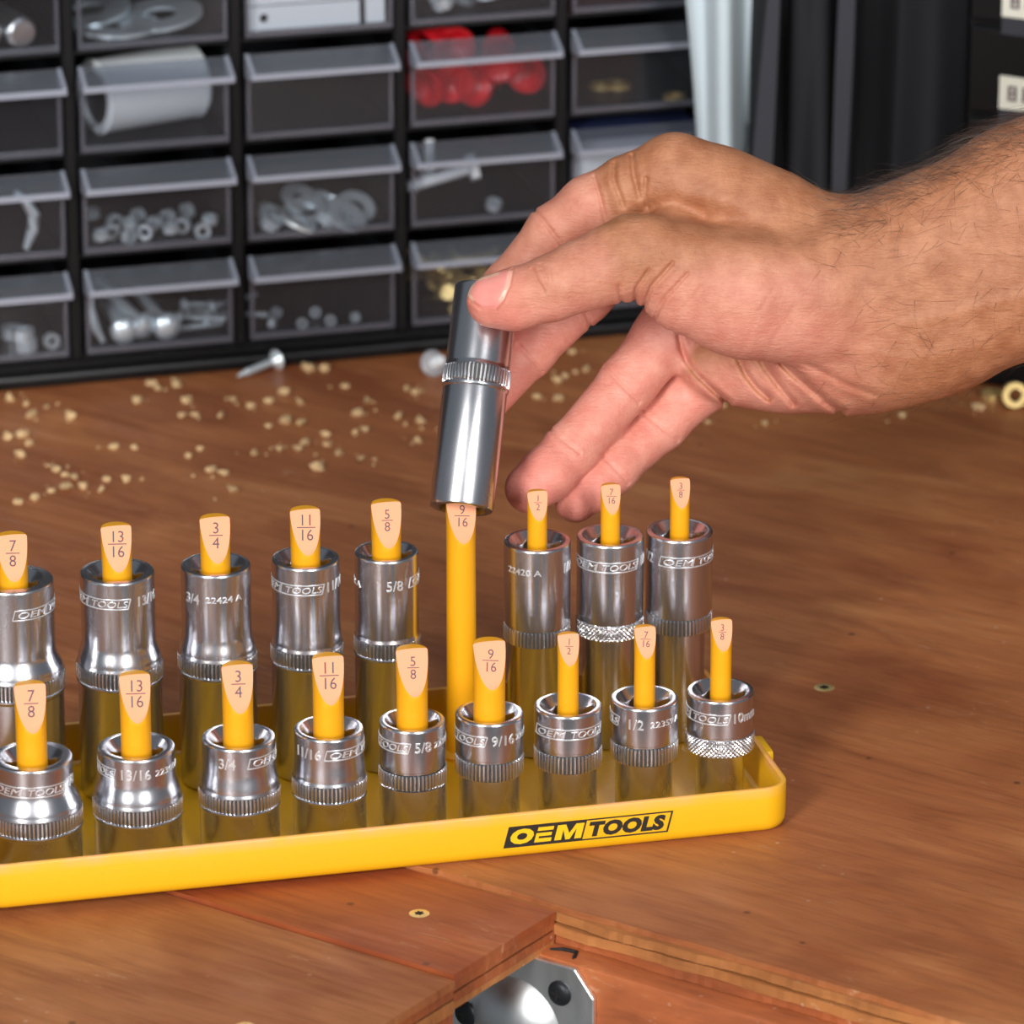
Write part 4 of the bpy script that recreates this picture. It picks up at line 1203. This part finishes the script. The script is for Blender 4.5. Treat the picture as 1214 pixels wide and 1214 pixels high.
# skin tone zones: 'palmar' pinkness and the thumb nail; the dark back of the hand is partly painted shade
def chain_near(ch, V):
    best = np.full(len(V), 1e3)
    for p, q in zip(ch, ch[1:]):
        a, b = np.array(p[:3]), np.array(q[:3])
        d, h = seg_dist((V[:, 0], V[:, 1], V[:, 2]), a, b)
        best = np.minimum(best, d - (p[3] + (q[3] - p[3]) * h))
    return best
def soft(x, a, b):
    t = np.clip((x - a) / (b - a), 0, 1); return t * t * (3 - 2 * t)
nrm = np.zeros(len(HV) * 3, np.float32); me.vertices.foreach_get('normal', nrm); nrm = nrm.reshape(-1, 3)
pink = np.zeros(len(HV))
for ch, amt in ((HAND_RING, 1.0), (HAND_PINKY, 1.0), (HAND_MIDDLE, 0.95)):
    pink = np.maximum(pink, amt * (1 - soft(chain_near(ch[:-1], HV), 0.5, 7)))
pink = np.maximum(pink, 0.55 * (1 - soft(chain_near(HAND_INDEX[:-2], HV), 0.5, 5)))
pink = np.maximum(pink, 0.40 * (1 - soft(chain_near(HAND_THUMB[:4], HV), 0.5, 8)))
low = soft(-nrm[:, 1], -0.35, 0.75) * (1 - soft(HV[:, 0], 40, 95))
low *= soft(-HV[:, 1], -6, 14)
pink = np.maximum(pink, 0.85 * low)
thenar = 1 - soft(chain_near(HAND_PALM[5], HV), 1.0, 9.0)
thenar *= soft(-HV[:, 1], -14, 6) * (1 - soft(HV[:, 0], 35, 85)) * (HV[:, 2] > -14)
pink = np.maximum(pink, 0.6 * thenar)
tips = np.zeros(len(HV))
for ch in (HAND_THUMB, HAND_INDEX, HAND_MIDDLE, HAND_RING, HAND_PINKY):
    d = np.linalg.norm(HV - np.array(ch[0][:3]), axis=1)
    tips = np.maximum(tips, 1 - soft(d, 8, 22))
na = np.array(HAND_NAIL)
def inside(V, poly):
    c = np.zeros(len(V), bool); n = len(poly)
    for i in range(n):
        (x0, y0), (x1, y1) = poly[i], poly[(i + 1) % n]
        m = ((y0 > V[:, 1]) != (y1 > V[:, 1])) & (V[:, 0] < (x1 - x0) * (V[:, 1] - y0) / ((y1 - y0) if abs(y1 - y0) > 1e-9 else 1e-9) + x0)
        c ^= m
    return c
nail = (inside(HV, na) & (HV[:, 2] > 5)).astype(float)
edge = poly_dist2(HV[:, 0], HV[:, 1], [tuple(p) for p in na] + [tuple(na[0])])
nail *= soft(edge, 0.0, 0.5)
free = poly_dist2(HV[:, 0], HV[:, 1], [tuple(p) for p in na[5:]])      # free edge
lun = poly_dist2(HV[:, 0], HV[:, 1], [tuple(p) for p in na[:3]])       # pale moon by the cuticle
nailpale = nail * np.maximum(1 - soft(free, 0.6, 1.5), 0.45 * (1 - soft(lun, 0.8, 2.6)))
col = np.stack((np.clip(pink, 0, 1), nail, nailpale, np.clip(0.5 * tips, 0, 1)), 1).astype(np.float32)
ca = me.color_attributes.new('skin_zones', 'FLOAT_COLOR', 'POINT')
ca.data.foreach_set('color', col.ravel())

t = NT('skin')
at = t.n('ShaderNodeAttribute', _attribute_name='skin_zones')
sp_ = t.n('ShaderNodeSeparateColor'); t.l(at.outputs['Color'], sp_.inputs[0])
v = t.coords((1, 1, 1))
mott = t.noise(v, 130, 4, 0.6)
fine = t.noise(v, 900, 3, 0.6)
c_d = t.mix(t.ramp(mott, [(0.35, (0, 0, 0, 1)), (0.68, (1, 1, 1, 1))]), srgb(158, 100, 68), srgb(182, 124, 90))  # dorsal tan, darkened further for shade on the upper side
c_p = t.mix(t.ramp(mott, [(0.35, (0, 0, 0, 1)), (0.68, (1, 1, 1, 1))]), srgb(212, 134, 118), srgb(224, 156, 138))
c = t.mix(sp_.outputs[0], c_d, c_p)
c = t.mix(at.outputs['Alpha'], c, srgb(220, 128, 116))
vn = t.coords((1, 1, 1))
npk = t.noise(vn, 180, 2)
c_n = t.mix(npk, srgb(226, 132, 126), srgb(230, 160, 146))
c = t.mix(sp_.outputs[1], c, c_n)
c = t.mix(sp_.outputs[2], c, srgb(232, 192, 164))
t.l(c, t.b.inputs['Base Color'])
rr_ = t.mix(sp_.outputs[1], (0.52, 0.52, 0.52, 1), (0.24, 0.24, 0.24, 1))
t.l(rr_, t.b.inputs['Roughness'])
t.b.inputs['Subsurface Weight'].default_value = 0.18
t.b.inputs['Subsurface Radius'].default_value = (1.0, 0.35, 0.2)
t.b.inputs['Subsurface Scale'].default_value = 0.0028
t.b.inputs['Specular IOR Level'].default_value = 0.42
# skin grain: fine cells plus faint slanted wrinkles
vo = t.n('ShaderNodeTexVoronoi', Scale=1150.0); t.l(v, vo.inputs['Vector'])
wv = t.coords((240, 1100, 500), (0, 0, R(58)))
wr = t.noise(wv, 1.0, 4, 0.6, 0.6)
b1 = t.bump(vo.outputs['Distance'], 0.16, 0.0005)
b2 = t.bump(wr, 0.55, 0.0006, b1)
b3 = t.bump(fine, 0.10, 0.0005, b2)
nb = t.n('ShaderNodeMix', _data_type='VECTOR')
geo = t.n('ShaderNodeNewGeometry')
t.l(sp_.outputs[1], nb.inputs[0]); t.l(b3, nb.inputs[4]); t.l(geo.outputs['Normal'], nb.inputs[5])
t.l(nb.outputs[1], t.b.inputs['Normal'])
M['skin'] = t.m

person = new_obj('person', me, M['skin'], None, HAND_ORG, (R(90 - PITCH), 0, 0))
tag(person, 'bare hand and hairy forearm reaching in, pinching a tall socket between thumb and fingers', 'person')

# dark hairs of the wrist and forearm
rh = np.random.RandomState(5)
cand = np.where((HV[:, 0] > 52) & (HV[:, 0] < 150) & (nrm[:, 2] > -0.75))[0]
wgt = soft(HV[cand, 0], 52, 82) * (0.06 + soft(nrm[cand, 1], -0.15, 0.75) * (0.35 + 0.65 * (nrm[cand, 1] > 0.45)))
wgt /= wgt.sum()
pick = rh.choice(cand, 1800, replace=False, p=wgt)
HVt, HFt = [], []
for i in pick:
    p = HV[i].copy(); n = nrm[i]
    top = n[1] > 0.5
    ang = rh.normal(R(205), 0.75) if not top else rh.normal(R(190), 0.45)
    d = np.array([math.cos(ang), math.sin(ang), rh.normal(0, 0.3)])
    d -= n * (d @ n) * 0.9; d /= np.linalg.norm(d)
    length = rh.uniform(6, 17) if not top else rh.uniform(7, 17)
    curl = rh.normal(0, 0.9); lift = rh.uniform(0.15, 0.5) if not top else rh.uniform(0.25, 0.7)
    segs = 5; base = len(HVt); pts = []
    side = np.cross(n, d)
    for s in range(segs + 1):
        u = s / segs
        q = p - n * 0.3 + d * length * u + n * length * lift * (u - 0.75 * u * u) + side * curl * length * 0.35 * u * u
        pts.append(q)
        r = 0.046 * (1 - 0.75 * u)
        for k in range(3):
            a = 2 * math.pi * k / 3
            HVt.append(q + (n * math.cos(a) + side * math.sin(a)) * r)
    for s in range(segs):
        for k in range(3):
            HFt.append((base + s * 3 + k, base + s * 3 + (k + 1) % 3, base + (s + 1) * 3 + (k + 1) % 3, base + (s + 1) * 3 + k))
hm = bpy.data.meshes.new('arm_hair')
hm.from_pydata([tuple(x * MM) for x in HVt], [], HFt)
M['hair'] = plain('dark_hair', srgb(58, 37, 25), 0.5)
tag(new_obj('arm_hair', hm, M['hair'], person), kind='stuff')
